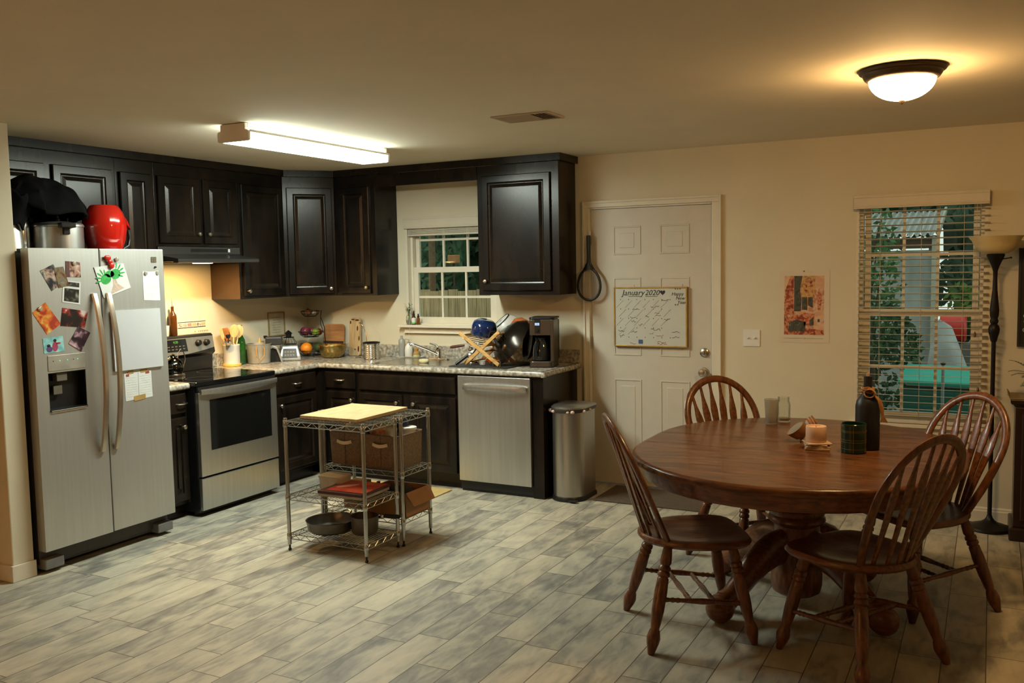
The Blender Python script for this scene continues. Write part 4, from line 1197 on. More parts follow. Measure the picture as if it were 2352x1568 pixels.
spoon('steel ladle hooked over the left side of the crock', .03, -.05, .035, -.072, .215, .060, CHROME, 'ladle', 'ladle')
spoon('black slotted ladle above the steel ladle in the crock', .03, -.04, .02, -.055, .262, .040, BLK, 'ladle', 'ladle')
spoon('pale wooden fork tip standing highest at the left of the crock', -.02, -.05, -.02, -.088, .30, .026, BEE, 'spatula', 'wooden_fork')

GRN = mat('green_glass', (.02, .13, .02), .06, var=.1, trans=.3, coat=.4)
t = T('wine_bottle', 'green glass bottle with dark foil neck behind the utensil crock', 'bottle', (.075, -.905, Z0))
t.p('bottle', MB().lathe([(.036, 0), (.039, .004), (.039, .16), (.034, .195), (.016, .235), (.0145, .27)], n=28), GRN)
t.p('foil', MB().lathe([(.0152, .225), (.0155, .30), (.017, .302), (.017, .312), (.002, .313)], n=20), mat('dark_red_foil', (.07, .015, .01), .4, .3))
GALV = mat('galvanized_steel', (.60, .58, .52), .36, .75, var=.10, vs=14)
t = T('ice_bucket', 'galvanized metal bucket with a rope loop handle on the counter', 'bucket', (.165, -.80, Z0))
t.p('bucket', MB().lathe([(.083, .0), (.088, .003), (.098, .150), (.1015, .152), (.1015, .158), (.097, .158), (.084, .006), (.001, .006)], n=40), GALV)
mb = MB(); mb.tube([(.05, -.080, .130), (.062, -.092, .118), (.068, -.098, .06), (.085, -.075, .030), (.100, -.050, .060), (.098, -.040, .118), (.088, -.034, .130)], .0045, 8)
t.p('rope_handle', mb, mat('tan_rope', (.42, .24, .09), .7), w=False)
t = T('oil_bottle', 'clear glass bottle with black cap standing behind the metal bucket', 'bottle', (.075, -.62, Z0))
t.p('bottle', MB().lathe([(.030, 0), (.032, .004), (.032, .11), (.026, .14), (.013, .170), (.013, .185)], n=24), GLASSC)
t.p('cap', MB().lathe([(.015, .183), (.016, .206), (.002, .207)], n=16), BLK)
t = T('rubber_duck', 'small yellow squeeze top peeking over the bucket rim', 'squeeze bottle', (.085, -.70, Z0))
t.p('bottle', MB().lathe([(.026, 0), (.028, .004), (.028, .13), (.020, .148), (.010, .156)], n=20), mat('honey_yellow', (.72, .42, .05), .35))
t.p('nozzle', MB().lathe([(.012, .154), (.007, .172), (.005, .192), (.002, .194)], n=14), YEL)
t.e.name = 'squeeze_bottle'
BLU = mat('dark_grey_plastic', (.035, .037, .04), .35)
t = T('countertop_blender', 'silver and black countertop blender without its jar with a dark button panel', 'blender', (.240, -.510, Z0), R(38))
mb = MB()
mb.rings([[(x * s_, y * s2, z) for x, y in ((-.085, -.095), (.085, -.095), (.075, .08), (-.075, .08))] for s_, s2, z in ((1.05, 1.05, 0), (1.05, 1.05, .012), (1, 1, .04), (.78, .70, .115), (.74, .64, .125))], smooth=False)
t.p('housing', mb, mat('silver_plastic', (.42, .42, .40), .35, .5), bev=.008)
mb = MB(); mb.rings([[(-.060, -.0985, .026), (.060, -.0985, .026), (.052, -.078, .098), (-.052, -.078, .098)], [(-.060, -.1025, .028), (.060, -.1025, .028), (.052, -.082, .100), (-.052, -.082, .100)]], smooth=False)
pn = t.p('button_panel', mb, BLU)
mb = MB()
for r_ in range(2):
    for i in range(4):
        x = -.042 + i * .022; z = .042 + r_ * .026; y = -.1008 + (z - .028) * .278
        mb.box(x, x + .014, y - .003, y, z, z + .012)
t.p('buttons', mb, mat('button_silver', (.30, .30, .29), .4), parent=pn)
t.p('jar_collar', MB().lathe([(.050, .125), (.052, .132), (.044, .136), (.02, .137)], n=28), BLU)
t = T('blender_motor', 'black and silver appliance with an arched side leaning against the bucket', 'kitchen appliance', (.215, -.662, Z0), R(40))
mb = MB()
ar = [(-.060, 0), (-.060, .10), (-.045, .128), (-.02, .135), (.02, .120), (.045, .05), (.058, 0), (.044, 0), (.030, .05), (.010, .105), (-.02, .115), (-.035, .108), (-.046, .09), (-.046, 0)]
mb.rings([[(x, y, z) for x, z in ar] for y in (-.055, -.035)], smooth=False)
t.p('arched_frame', mb, MATS['silver_plastic'], bev=.002)
t.p('body', MB().rings([[(x, y, z) for x, z in ((-.045, 0), (-.045, .105), (-.02, .114), (.008, .10), (.028, .05), (.042, 0))] for y in (-.0345, .05)], smooth=False), BLK, bev=.003)
t.p('lid', MB().box(-.075, .06, -.05, .05, .1355, .205), BLU, bev=.012)

WIRE = mat('black_wire', (.012, .011, .010), .45, .3)
t = T('wire_lantern', 'small domed wire cage with a black pagoda top behind the blender', 'lantern', (.115, -.385, Z0))
for i in range(14):
    a = 2 * PI * i / 14
    mb = MB(); mb.tube([(.075 * math.cos(a), .075 * math.sin(a), .0), (.074 * math.cos(a), .074 * math.sin(a), .08), (.062 * math.cos(a), .062 * math.sin(a), .135), (.040 * math.cos(a), .040 * math.sin(a), .172)], .0013, 5)
    t.p('rib', mb, WIRE)
t.p('base_ring', MB().lathe([(.070, 0), (.077, 0), (.077, .008), (.070, .008)], n=28, caps=False, closed=True), WIRE)
t.p('top_plate', MB().lathe([(.045, .172), (.047, .178), (.002, .180)], n=24), WIRE)
t.p('pagoda_top', MB().lathe([(.024, .180), (.026, .205), (.034, .207), (.020, .222), (.006, .232), (.002, .236)], n=20), BLK)

t = T('framed_note', 'thin gold framed pale sheet hanging on the wall above the blender', 'picture frame', (0, -.40, 1.10))
mb = MB()
for a in ((-.505, -.495, 1.098, 1.302), (-.313, -.303, 1.098, 1.302), (-.495, -.313, 1.098, 1.108), (-.495, -.313, 1.292, 1.302)): mb.box(.0006, .012, a[0], a[1], a[2], a[3])
t.p('frame', mb, mat('thin_gold', (.40, .28, .12), .4, .6), w=True, bev=.001)
t.p('sheet', MB().box(.0006, .004, -.495, -.313, 1.108, 1.292), mat('pale_note', (.50, .44, .32), .6), w=True)
mb = MB()
for i in range(7): mb.box(.0041, .0046, -.46 + .008 * (i % 3), -.35 - .01 * (i % 2), 1.13 + i * .021, 1.134 + i * .021)
t.p('lines', mb, MATS['faded_ink'], w=True)

# three tier wire fruit stand near the corner
FSX, FSY = .22, -.22
t = T('tiered_fruit_stand', 'black wire three tier fruit stand in the counter corner', 'fruit stand', (FSX, FSY, Z0))
def wbasket(z, r, dx=0, dy=0):
    mb = MB(); n = 26
    mb.tube([(dx + r * math.cos(a), dy + r * math.sin(a), z + .045) for a in [2 * PI * i / n for i in range(n)]], .0028, 6, closed=True)
    mb.tube([(dx + r * .86 * math.cos(a), dy + r * .86 * math.sin(a), z + .02) for a in [2 * PI * i / n for i in range(n)]], .0016, 5, closed=True)
    mb.tube([(dx + r * .6 * math.cos(a), dy + r * .6 * math.sin(a), z) for a in [2 * PI * i / n for i in range(n)]], .002, 5, closed=True)
    for i in range(16):
        a = 2 * PI * i / 16
        mb.tube([(dx + r * math.cos(a), dy + r * math.sin(a), z + .045), (dx + r * .86 * math.cos(a), dy + r * .86 * math.sin(a), z + .02), (dx + r * .6 * math.cos(a), dy + r * .6 * math.sin(a), z), (dx, dy, z)], .0014, 5)
    t.p('wire_basket', mb, WIRE)
wbasket(.012, .125); wbasket(.170, .105); wbasket(.345, .080)
mb = MB(); mb.tube([(.075, .078, 0), (.085, .085, .12), (.080, .082, .25), (.062, .060, .34), (.068, .066, .395)], .0035, 8); mb.tube([(.075, .078, .20), (.060, .058, .28), (.062, .060, .34)], .003, 6)
for a in (200, 320, 80): mb.tube([(.075 * math.cos(R(a)), .075 * math.sin(R(a)), .012), (.10 * math.cos(R(a)), .10 * math.sin(R(a)), 0.003)], .003, 6)
t.p('stem', mb, WIRE)
def fruit(name, label, cat, x, y, z, r, m, sx=1, sz=1, stem=None, grp=None, topm=None):
    t = T(name, label, cat, (FSX + x, FSY + y, Z0 + z), 0, grp)
    t.p('body', MB().ball((0, 0, 0), r * sx, r, r * sz, 20, 12), m)
    t.p('stem', MB().lathe([(.004, r * sz * .9), (.003, r * sz * 1.06), (.006, r * sz * 1.16), (.001, r * sz * 1.18)], n=8), topm or DKW)
ONI = mat('red_onion_skin', (.10, .012, .03), .3, col2=(.22, .04, .07), var=.2, vs=18, stretch=(3, 3, .6))
fruit('red_onion', 'purple red onion at the left of the middle fruit basket', 'onion', -.035, -.035, .218, .042, ONI, sz=.92)
fruit('red_onion', 'dark red onion at the back of the middle fruit basket', 'onion', -.03, .045, .214, .038, ONI, sz=.9)
fruit('lime', 'green lime at the right of the middle fruit basket', 'lime', .043, .010, .210, .033, mat('lime_skin', (.10, .16, .015), .35, col2=(.18, .26, .03)), sx=1.15)
fruit('pomegranate', 'dark red fruit behind the lime in the middle basket', 'fruit', .025, .072, .208, .030, mat('dark_red_fruit', (.16, .012, .01), .35))
fruit('orange', 'bright orange fruit in the bottom basket of the stand', 'orange', .005, -.070, .075, .050, mat('orange_skin', (.80, .26, .015), .42, bump=.1, bs=160))
fruit('avocado', 'dark green avocado piled in the bottom basket', 'avocado', .080, .005, .080, .040, mat('avocado_skin', (.015, .045, .015), .45, col2=(.03, .08, .03), bump=.2), sx=1.2)
fruit('avocado', 'very dark avocado under the others in the bottom basket', 'avocado', .03, .065, .065, .038, MATS['avocado_skin'], sx=1.15)
fruit('apple', 'small red apple in the top fruit basket', 'apple', -.012, -.012, .383, .028, mat('apple_skin', (.22, .03, .015), .3, col2=(.32, .12, .04)))
fruit('garlic_bulb', 'pale garlic bulb beside the apple in the top basket', 'garlic', .032, .012, .375, .020, mat('garlic_skin', (.50, .42, .32), .5))
t = T('brass_bowl', 'wide brass mixing bowl on the counter corner', 'bowl', (.465, -.245, Z0))
t.p('bowl_body', MB().lathe([(.050, 0), (.075, .006), (.098, .030), (.112, .070), (.116, .104), (.119, .106), (.118, .110), (.113, .108), (.108, .070), (.094, .034), (.070, .012), (.001, .010)], n=44), mat('brushed_brass', (.40, .29, .10), .27, 1.0, var=.08))
# boards leaning on the back wall
def leanboard(name, label, x, w_, h, th, m, rx, extra=None, rad=.03, z=0):
    t = T(name, label, 'cutting board', (x, -.030 - h * math.sin(rx) , Z0 + z), rot=(-rx, 0, 0))
    pl = rr(-w_ / 2, w_ / 2, 0, h, rad, 0, 5)
    mb = MB(); mb.rings([[(p[0], y, p[1]) for p in pl] for y in (-th, 0)], smooth=False)
    t.p('board', mb, m, bev=.002)
    return t
t = leanboard('cutting_board', 'warm wood cutting board with a dark inlaid stripe leaning in the corner', .335, .22, .27, .018, mat('cherry_board', (.34, .15, .06), .45, col2=(.46, .23, .09), vs=6, stretch=(.5, 1, 5)), R(6), rad=.035)
t.p('dark_stripe', MB().box(-.109, .109, -.0192, -.0182, .100, .122), mat('walnut_inlay', (.05, .02, .015), .4))
t = leanboard('cutting_board', 'narrow rustic knotty wood board standing upright behind the brass bowl', .565, .115, .325, .022, mat('live_edge_board', (.42, .28, .14), .5, col2=(.55, .40, .22), vs=8, stretch=(3, 1, .5)), R(5), rad=.022)
KN = mat('dark_knot', (.07, .03, .012), .6)
for x, z, a, b in ((-.044, .285, .008, .014), (.024, .305, .022, .008), (.030, .235, .008, .022), (.048, .150, .007, .02), (.044, .06, .008, .026), (.010, .055, .007, .006), (-.02, .31, .02, .006)):
    mb = MB(); mb.rings([[(x + a * math.cos(q), y, z + b * math.sin(q)) for q in [2 * PI * k / 14 for k in range(14)]] for y in (-.0228, -.0222)], smooth=False)
    t.p('knot', mb, KN)
t = T('paper_towel_holder', 'thin curved chrome hook stand beside the knotty board', 'hook stand', (.70, -.150, Z0))
mb = MB(); mb.tube([(.055, .0, .0035), (.058, .0, .12), (.050, 0, .20), (.025, 0, .262), (-.012, 0, .292), (-.022, 0, .285)], .0035, 8)
t.p('stem', mb, CHROME)
mb = MB(); mb.tube([(.065, 0, .004), (.02, -.04, .004), (-.03, -.045, .004), (.01, .0, .004), (-.03, .045, .004), (.02, .04, .004)], .0035, 8, closed=True); t.p('base', mb, CHROME)
t.e.name = 'hook_stand'
t = T('sink_caddy', 'ribbed stainless steel canister with black rim beside the sink', 'canister', (.88, -.255, Z0))
mb = MB()
pr = [(.064, 0), (.067, .003)]
for i in range(7): pr += [(.067, .012 + i * .016), (.0645, .016 + i * .016), (.0645, .020 + i * .016), (.067, .024 + i * .016)]
pr += [(.067, .132), (.062, .132), (.061, .004), (.001, .004)]
mb.lathe(pr, n=40); t.p('can', mb, CHROME)
t.p('rim', MB().lathe([(.062, .130), (.071, .131), (.072, .139), (.068, .142), (.060, .140)], n=40, closed=False, caps=False), BLK)
# tray with soap
t = T('soap_tray', 'long thin white tray behind the sink holding soaps', 'tray', (1.13, -.073, ZC + .0008))
mb = MB(); mb.rings([[(p[0], p[1], z) for p in rr(-.12 - e, .12 + e, -.034 - e, .034 + e, .02, 0)] for e, z in ((-.004, 0), (0, .004), (.006, .014), (.003, .014), (-.004, .005))]); t.p('dish', mb, WHT)
ZTr = ZC + .0066
t = T('soap_bottle', 'tall clear frosted soap bottle at the left of the sink tray', 'bottle', (1.055, -.073, ZTr))
t.p('bottle', MB().lathe([(.024, 0), (.026, .003), (.026, .14), (.018, .150), (.010, .156)], n=24), mat('frosted_clear', (.62, .64, .60), .25, trans=.55))
t.p('cap', MB().lathe([(.012, .154), (.012, .176), (.002, .177)], n=16), mat('clear_cap', (.6, .6, .56), .2, trans=.5))
t = T('soap_bottle', 'round shouldered white pump bottle in the middle of the sink tray', 'bottle', (1.125, -.075, ZTr))
t.p('bottle', MB().lathe([(.030, 0), (.033, .004), (.034, .06), (.028, .095), (.014, .110), (.012, .118)], n=28), WHT)
mb = MB(); mb.lathe([(.014, .117), (.014, .126), (.004, .128), (.004, .146)], n=14); mb.tube([(0, 0, .146), (-.030, -.006, .150), (-.036, -.008, .143)], .0035, 6); t.p('pump', mb, mat('clear_cap', (.6, .6, .56), .2))
t = T('dish_brush', 'round wooden topped dish brush at the right of the sink tray', 'brush', (1.198, -.073, ZTr))
t.p('bristles', MB().lathe([(.027, .0), (.030, .004), (.026, .024)], n=20), mat('pale_bristle', (.50, .48, .20), .8, bump=.5, bs=300))
t.p('head', MB().lathe([(.026, .0245), (.028, .030), (.024, .044), (.013, .050), (.013, .056), (.019, .066), (.019, .076), (.010, .084), (.002, .086)], n=24), mat('amber_wood', (.46, .26, .08), .4))
t = T('scrub_sponge', 'pale yellow sponge resting on the sink divider', 'sponge', (1.485, -.40, ZC + .0050))
t.p('sponge', MB().rings([[(x * s_, y * s_, z) for x, y in [(.045 * math.cos(q), .028 * math.sin(q)) for q in [2 * PI * k / 20 for k in range(20)]]] for s_, z in ((.85, 0), (1, .008), (1, .020), (.85, .028))]), mat('pale_sponge', (.62, .56, .34), .9, bump=.4, bs=200))
# window sill things
ZS = 1.1985
t = T('bud_vase', 'clear glass vase with rooting green stems on the kitchen window sill', 'vase', (1.105, -.030, 1.1875))
t.p('vase', MB().lathe([(.022, 0), (.024, .003), (.027, .04), (.025, .06), (.014, .085), (.014, .098), (.017, .102)], n=24, caps=False), GLASSC)
t.p('water', MB().lathe([(.002, .003), (.022, .004), (.0255, .04), (.002, .041)], n=20), mat('pale_water', (.55, .60, .52), .05, trans=.8))
LEAF = mat('dark_leaf', (.025, .075, .03), .5, col2=(.05, .13, .05), var=.2, vs=20)
mb = MB()
for i in range(5):
    a = i * 1.3; mb.tube([(0, 0, .02), (.004 * math.cos(a), .004 * math.sin(a), .10), (.022 * math.cos(a), .014 * math.sin(a), .15)], .0014, 5)
t.p('stem', mb, LEAF)
mb = MB()
for i in range(46):
    a = rnd.uniform(0, 2 * PI); z = rnd.uniform(.09, .175); r_ = .022 * (z - .05) / .1
    c = Vector((r_ * math.cos(a), r_ * math.sin(a) * .6, z)); d = Vector((math.cos(a), math.sin(a) * .6, rnd.uniform(-.1, .9))).normalized() * .024; s_ = Vector((-d.y, d.x, 0)).normalized() * .004
    k = mb.av([c, c + d * .5 + s_, c + d, c + d * .5 - s_]); mb.af([k, k + 1, k + 2, k + 3])
t.p('leaves', mb, LEAF)
t = T('dropper_bottle', 'dark dropper bottle with a white and green label on the window sill', 'bottle', (1.158, -.038, 1.1875))
t.p('bottle', MB().lathe([(.016, 0), (.018, .003), (.018, .060), (.012, .072), (.009, .076)], n=24), BR)
t.p('label', MB().lathe([(.0184, .016), (.0184, .058)], n=24, caps=False), WHT); t.p('label_green_band', MB().lathe([(.0186, .008), (.0186, .020)], n=24, caps=False), mat('label_green', (.10, .45, .08), .5))
t.p('dropper', MB().lathe([(.011, .074), (.011, .090), (.007, .092), (.0075, .108), (.004, .116), (.001, .117)], n=16), BLK)
t = T('dropper_bottle', 'smaller amber dropper bottle right of the labelled bottle on the sill', 'bottle', (1.196, -.028, 1.1875))
t.p('bottle', MB().lathe([(.013, 0), (.0145, .003), (.0145, .048), (.010, .058), (.008, .062)], n=20), mat('amber_glass', (.20, .07, .01), .1, trans=.3))
t.p('dropper', MB().lathe([(.009, .060), (.009, .074), (.006, .076), (.006, .088), (.001, .092)], n=14), BLK)

# ---------------------------------------------------------------- drying area
t = T('drying_mat', 'black rubber drying mat under the dish rack', 'mat', (2.05, -.38, ZC + .0006))
mb = MB(); pl = rr(1.80, 2.30, -.570, -.11, .03, 0); mb.rings([[(p[0], p[1], z) for p in pl] for z in (ZC + .0006, ZC + .007)], smooth=False)
t.p('mat', mb, mat('black_rubber', (.016, .017, .017), .6), w=True, bev=.002)
BAM = mat('bamboo', (.50, .27, .08), .45, col2=(.60, .36, .13), vs=10, stretch=(1, 1, 4))
ZM = ZC + .0075
t = T('dish_rack', 'folding crossed bamboo dish rack piled with pots', 'dish rack', (2.03, -.38, ZM))
def xf(y):
    mb = MB(); mb.bar((-.155, y, .247), (.175, y, .012), .014, .026, up=(.5, 0, .8)); t.p('cross_leg', mb, BAM, bev=.002)
    mb = MB(); mb.bar((.175, y + .0145, .257), (-.120, y + .0145, .012), .014, .026, up=(-.5, 0, .8)); t.p('cross_leg', mb, BAM, bev=.002)
xf(-.125); xf(.115)
for (x, z) in ((-.14, .228), (.155, .238), (-.10, .025), (.135, .035), (0.02, .105)):
    t.p('cross_rail', MB().bar((x, -.12, z), (x, .13, z), .018, .012), BAM, bev=.002)
for i in range(7):
    s_ = .22 + i * .1
    mb = MB(); mb.tube([(-.155 + .33 * s_ * .5, -.118, .235 - .235 * s_ * .5), (-.155 + .33 * s_ * .5, .12, .235 - .235 * s_ * .5)], .004, 6); t.p('dowel', mb, BAM)
    mb = MB(); mb.tube([(.175 - .3 * s_ * .5, -.115, .245 - .245 * s_ * .5), (.175 - .3 * s_ * .5, .12, .245 - .245 * s_ * .5)], .004, 6); t.p('dowel', mb, BAM)
def panat(name, label, cat, loc, axis, up_prof, mats, parts=(), n=44):
    """lathe whose z axis points along `axis`"""
    q = Vector(axis).normalized().to_track_quat('Z', 'Y')
    t = T(name, label, cat, loc, rot=tuple(q.to_euler()))
    return t
BLUE = mat('blue_enamel', (.006, .018, .075), .10, var=.05, coat=.5)
t = panat('saucepan', 'blue enamel saucepan upside down on top of the dish rack', 'saucepan', (2.050, -.44, ZM + .268), (.30, -.12, .93), None, None)
t.p('pan_body', MB().lathe([(.088, -.040), (.093, -.042), (.096, -.038), (.094, .02), (.086, .050), (.066, .066), (.002, .070), ], n=44, caps=False), BLUE)
t.p('inside', MB().lathe([(.088, -.040), (.090, .02), (.06, .060), (.002, .064)], n=44, caps=False), mat('pan_inside', (.10, .10, .10), .3))
t.p('rim', MB().lathe([(.0955, -.030), (.0985, -.032), (.0985, -.036), (.0955, -.038)], n=44, caps=False, closed=True), CHROME)
mb = MB(); mb.tube([(.02, -.096, -.020), (.01, -.125, -.024), (-.02, -.19, -.030), (-.025, -.23, -.034)], [.008, .010, .012, .010], 10); t.p('handle', mb, BLK)
def bowlp(R_, h, th=.004): return [(R_ * .30, 0), (R_ * .62, h * .10), (R_ * .88, h * .45), (R_, h), (R_ - th, h), (R_ * .88 - th, h * .45), (R_ * .60, h * .14), (.001, th + .002)]
t = panat('mixing_bowl', 'white enamel basin with black rim leaning behind the blue saucepan', 'bowl', (2.120, -.150, ZM + .232), (-.50, -.42, .72), None, None)
t.p('bowl_body', MB().lathe([(.012, .115), (.075, .112), (.105, .075), (.118, 0.0), (.114, 0.0), (.10, .07), (.07, .105), (.012, .108)], n=44, caps=False), mat('white_enamel', (.66, .66, .62), .2))
t.p('black_rim', MB().lathe([(.075, .112), (.078, .1155), (.083, .112), (.079, .108)], n=44, caps=False, closed=True), BLK)
t = panat('mixing_bowl', 'orange copper toned bowl stacked against the white basin', 'bowl', (2.185, -.190, ZM + .210), (-.46, -.50, .70), None, None)
t.p('bowl_body', MB().lathe([(.012, .10), (.080, .097), (.128, .060), (.150, 0.0), (.146, 0.0), (.12, .055), (.076, .090), (.012, .092)], n=44, caps=False), mat('copper_enamel', (.40, .085, .02), .25, col2=(.50, .14, .04), var=.15, vs=14))
t = panat('wok', 'large black carbon steel wok leaning on the dish rack', 'wok', (2.215, -.31, ZM + .165), (-.56, -.58, .56), None, None)
WK = mat('seasoned_black_steel', (.018, .013, .009), .20, .5, var=.25, vs=8)
t.p('wok_body', MB().lathe([(.012, .105), (.085, .095), (.152, .055), (.196, .0), (.192, .0), (.148, .05), (.08, .088), (.012, .098)], n=52, caps=False), WK)
t = panat('frying_pan', 'flat black frying pan standing behind the wok against the coffee maker', 'frying pan', (2.310, -.165, ZM + .148), (-.70, -.60, .15), None, None)
t.p('pan_body', MB().lathe([(.010, .0), (.112, .0), (.140, .038), (.136, .038), (.108, .004), (.010, .004)], n=48, caps=False), BLK)
t = T('orange_dish_cloth', 'crumpled bright orange cloth under the dish rack', 'cloth', (2.05, -.33, ZM))
t.e.name = 'dish_cloth'
mb = MB()
def oc(u, v):
    x = -.005 + .12 * u; y = -.09 + .13 * v
    return (x + .01 * math.sin(9 * v), y, .030 + .022 * noise.noise(Vector((x * 30, y * 30, .4))) + .018 * math.sin(u * PI) * math.sin(v * PI) + .012 * math.sin(14 * u))
mb.quadmesh(oc, 18, 16); o = t.p('cloth', mb, mat('orange_cloth', (.80, .13, .01), .8)); o.modifiers.new('thick', 'SOLIDIFY').thickness = .012
t = T('cup', 'small white patterned cup lying under the orange cloth', 'cup', (2.02, -.415, ZM))
t.p('cup_body', MB().lathe([(.020, 0), (.026, .003), (.031, .034), (.029, .034), (.023, .006), (.001, .005)], n=24), WHT)
t.p('dark_pattern', MB().lathe([(.0272, .008), (.0292, .020)], n=7, caps=False), mat('pattern_grey', (.10, .07, .09), .5))
def knife(name, label, cat, a, b, hm, bm_, hl=.5, hw=.012):
    a, b = Vector(a), Vector(b); mid = a.lerp(b, hl)
    t = T(name, label, cat, tuple(a))
    t.p('handle', MB().tube([a, a.lerp(mid, .15), a.lerp(mid, .8), mid], [hw * .7, hw, hw * .9, hw * .7], 10), hm, w=True)
    t.p('blade', MB().bar(mid, b, .026, .003, up=(.2, -.9, .2)), bm_, w=True, bev=.001)
knife('chef_knife', 'brown handled knife poking out left of the dish rack', 'knife', (1.765, -.46, ZM + .130), (2.00, -.43, ZM + .165), mat('rosewood', (.085, .03, .02), .35), STEEL)
knife('paring_knife', 'black handled knife slanting down from the rack onto the mat', 'knife', (1.865, -.555, ZM + .012), (1.975, -.46, ZM + .11), BLK, STEEL, .7)
t = T('measuring_spoon', 'bent chrome utensil handle rising left of the dish rack', 'utensil', (1.90, -.40, ZM + .08))
t.p('handle', MB().tube([(1.855, -.43, ZM + .20), (1.875, -.43, ZM + .195), (1.90, -.42, ZM + .165), (1.905, -.41, ZM + .12)], .007, 8), CHROME, w=True)
t.p('bowl', MB().ball((1.91, -.405, ZM + .115), .022, .016, .018, 12, 8), CHROME, w=True)
t = T('strainer', 'small round steel strainer resting in the rack with the knives', 'strainer', (1.945, -.475, ZM + .075))
t.p('bowl', MB().ball((0, 0, 0), .030, .024, .024, 16, 8), STEEL)
t.p('handle', MB().tube([(.02, 0, .01), (.05, .01, .05)], .005, 6), BLK)
t = T('sink_stopper', 'shiny chrome pot lid lying by the sink edge under the rack', 'lid', (1.862, -.30, ZC + .0085))
t.p('dome', MB().lathe([(.048, 0), (.044, .010), (.022, .020), (.002, .023)], n=28), CHROME); t.p('knob', MB().ball((0, 0, .028), .008, n=10, m=6), BLK)
t = T('wine_glass', 'upturned stemmed glass glinting in front of the black wok', 'glass', (2.185, -.505, ZM))
t.p('bowl', MB().lathe([(.030, 0), (.034, .03), (.026, .055), (.006, .068)], n=24, caps=False), GLASSC)
t.p('stem', MB().lathe([(.005, .066), (.004, .10), (.006, .125), (.028, .130), (.001, .132)], n=20), GLASSC)
# coffee maker
CM = mat('coffee_maker_steel', (.13, .11, .09), .32, .85, var=.05)
t = T('coffee_maker', 'black and steel drip coffee maker with glass carafe and lit clock', 'coffee maker', (2.465, -.27, Z0), R(14))
t.p('base', MB().prism([(p[0], p[1]) for p in rr(-.088, .088, -.135, .10, .03, 0)], 0.0, .045), CM, bev=.004)
t.p('base_foot', MB().prism([(p[0], p[1]) for p in rr(-.090, .090, -.137, .102, .03, 0)], 0.0, .008), BLK)
t.p('tower', MB().box(-.086, .094, .045, .110, .0455, .345), BLK, bev=.012)
t.p('brew_head', MB().prism([(p[0], p[1]) for p in rr(-.088, .088, -.125, .044, .02, 0)], .235, .350), CM, bev=.004)
t.p('top_lid', MB().prism([(p[0], p[1]) for p in rr(-.092, .098, -.128, .112, .03, 0)], .3505, .365), BLK, bev=.005)
t.p('side_column', MB().box(.070, .0945, -.128, .045, .0455, .350), CM, bev=.004)
pn = t.p('control_strip', MB().box(-.046, -.004, -.1275, -.1245, .248, .350), BLK, bev=.001)
t.p('clock_screen', MB().box(-.043, -.010, -.1290, -.1276, .308, .326), mat('lcd_blue', (.2, .3, .5), .3, emit=(.50, .68, 1), es=.7), parent=pn)
mb = MB(); put_text(mb, '7:05', .012, wallM(-.0265, -.1292, .317), 0, .0003); t.p('clock_digits', mb, mat('lcd_dark', (.05, .08, .18), .5), parent=pn)
t.p('dial', MB().lathe([(.011, 0), (.009, .006), (.001, .006)], n=16), BLK, parent=pn).matrix_local = Matrix.Translation((-.026, -.1278, .272)) @ Matrix.Rotation(PI / 2, 4, 'X')
t.p('carafe', MB().lathe([(.055, .047), (.064, .052), (.067, .10), (.058, .155), (.043, .195), (.043, .205)], (-.012, -.045, 0), 32, caps=False), mat('smoked_glass', (.02, .022, .02), .05, trans=.2, coat=.5))
t.p('carafe_lid', MB().lathe([(.045, .205), (.047, .215), (.030, .226), (.002, .228)], (-.012, -.045, 0), 24), BLK)
t.p('carafe_handle', MB().tube([(-.03, -.088, .195), (-.035, -.118, .19), (-.037, -.125, .13), (-.033, -.112, .085)], .009, 8), BLK)

# ---------------------------------------------------------------- wire shelving units
WCH = mat('shelf_chrome', (.47, .475, .45), .25, .95, var=.05)
def wire_shelf(t, x0, x1, y0, y1, z, n):
    mb = MB(); r = .0028; dz = .028
    for (a, b) in (((x0, y0), (x1, y0)), ((x1, y0), (x1, y1)), ((x1, y1), (x0, y1)), ((x0, y1), (x0, y0))):
        for zz in (z, z - dz): mb.tube([(a[0], a[1], zz), (b[0], b[1], zz)], r, 6)
        L = math.hypot(b[0] - a[0], b[1] - a[1]); k = max(2, int(L / .038))
        pts = [(a[0] + (b[0] - a[0]) * i / k, a[1] + (b[1] - a[1]) * i / k, z if i % 2 else z - dz) for i in range(k + 1)]
        mb.tube(pts, .0019, 5)
    for i in range(1, n):
        x = x0 + (x1 - x0) * i / n; mb.tube([(x, y0, z + .002), (x, y1, z + .002)], .0017, 5)
    for f in (.33, .67): mb.tube([(x0, y0 + (y1 - y0) * f, z - .003), (x1, y0 + (y1 - y0) * f, z - .003)], .0026, 5)
    t.p('wire_shelf', mb, WCH, w=True)
def post(t, x, y, top):
    mb = MB(); pr = [(.0095, .035), (.0115, .036), (.0115, top), (.010, top + .006), (.002, top + .007)]
    mb.lathe(pr, (x, y, 0), 14)
    for z in t.sh: mb.lathe([(.0135, z - .034), (.0150, z - .030), (.0138, z + .004), (.012, z + .006)], (x, y, 0), 14)
    o = t.p('post', mb, WCH, w=True)
    t.p('foot', MB().lathe([(.008, 0), (.010, .002), (.010, .012), (.006, .014), (.006, .036)], (x, y, 0), 12), BLK, parent=o, w=True)
UA = (1.735, 2.295, -2.275, -1.965); UB = (1.735, 2.315, -1.935, -1.640)
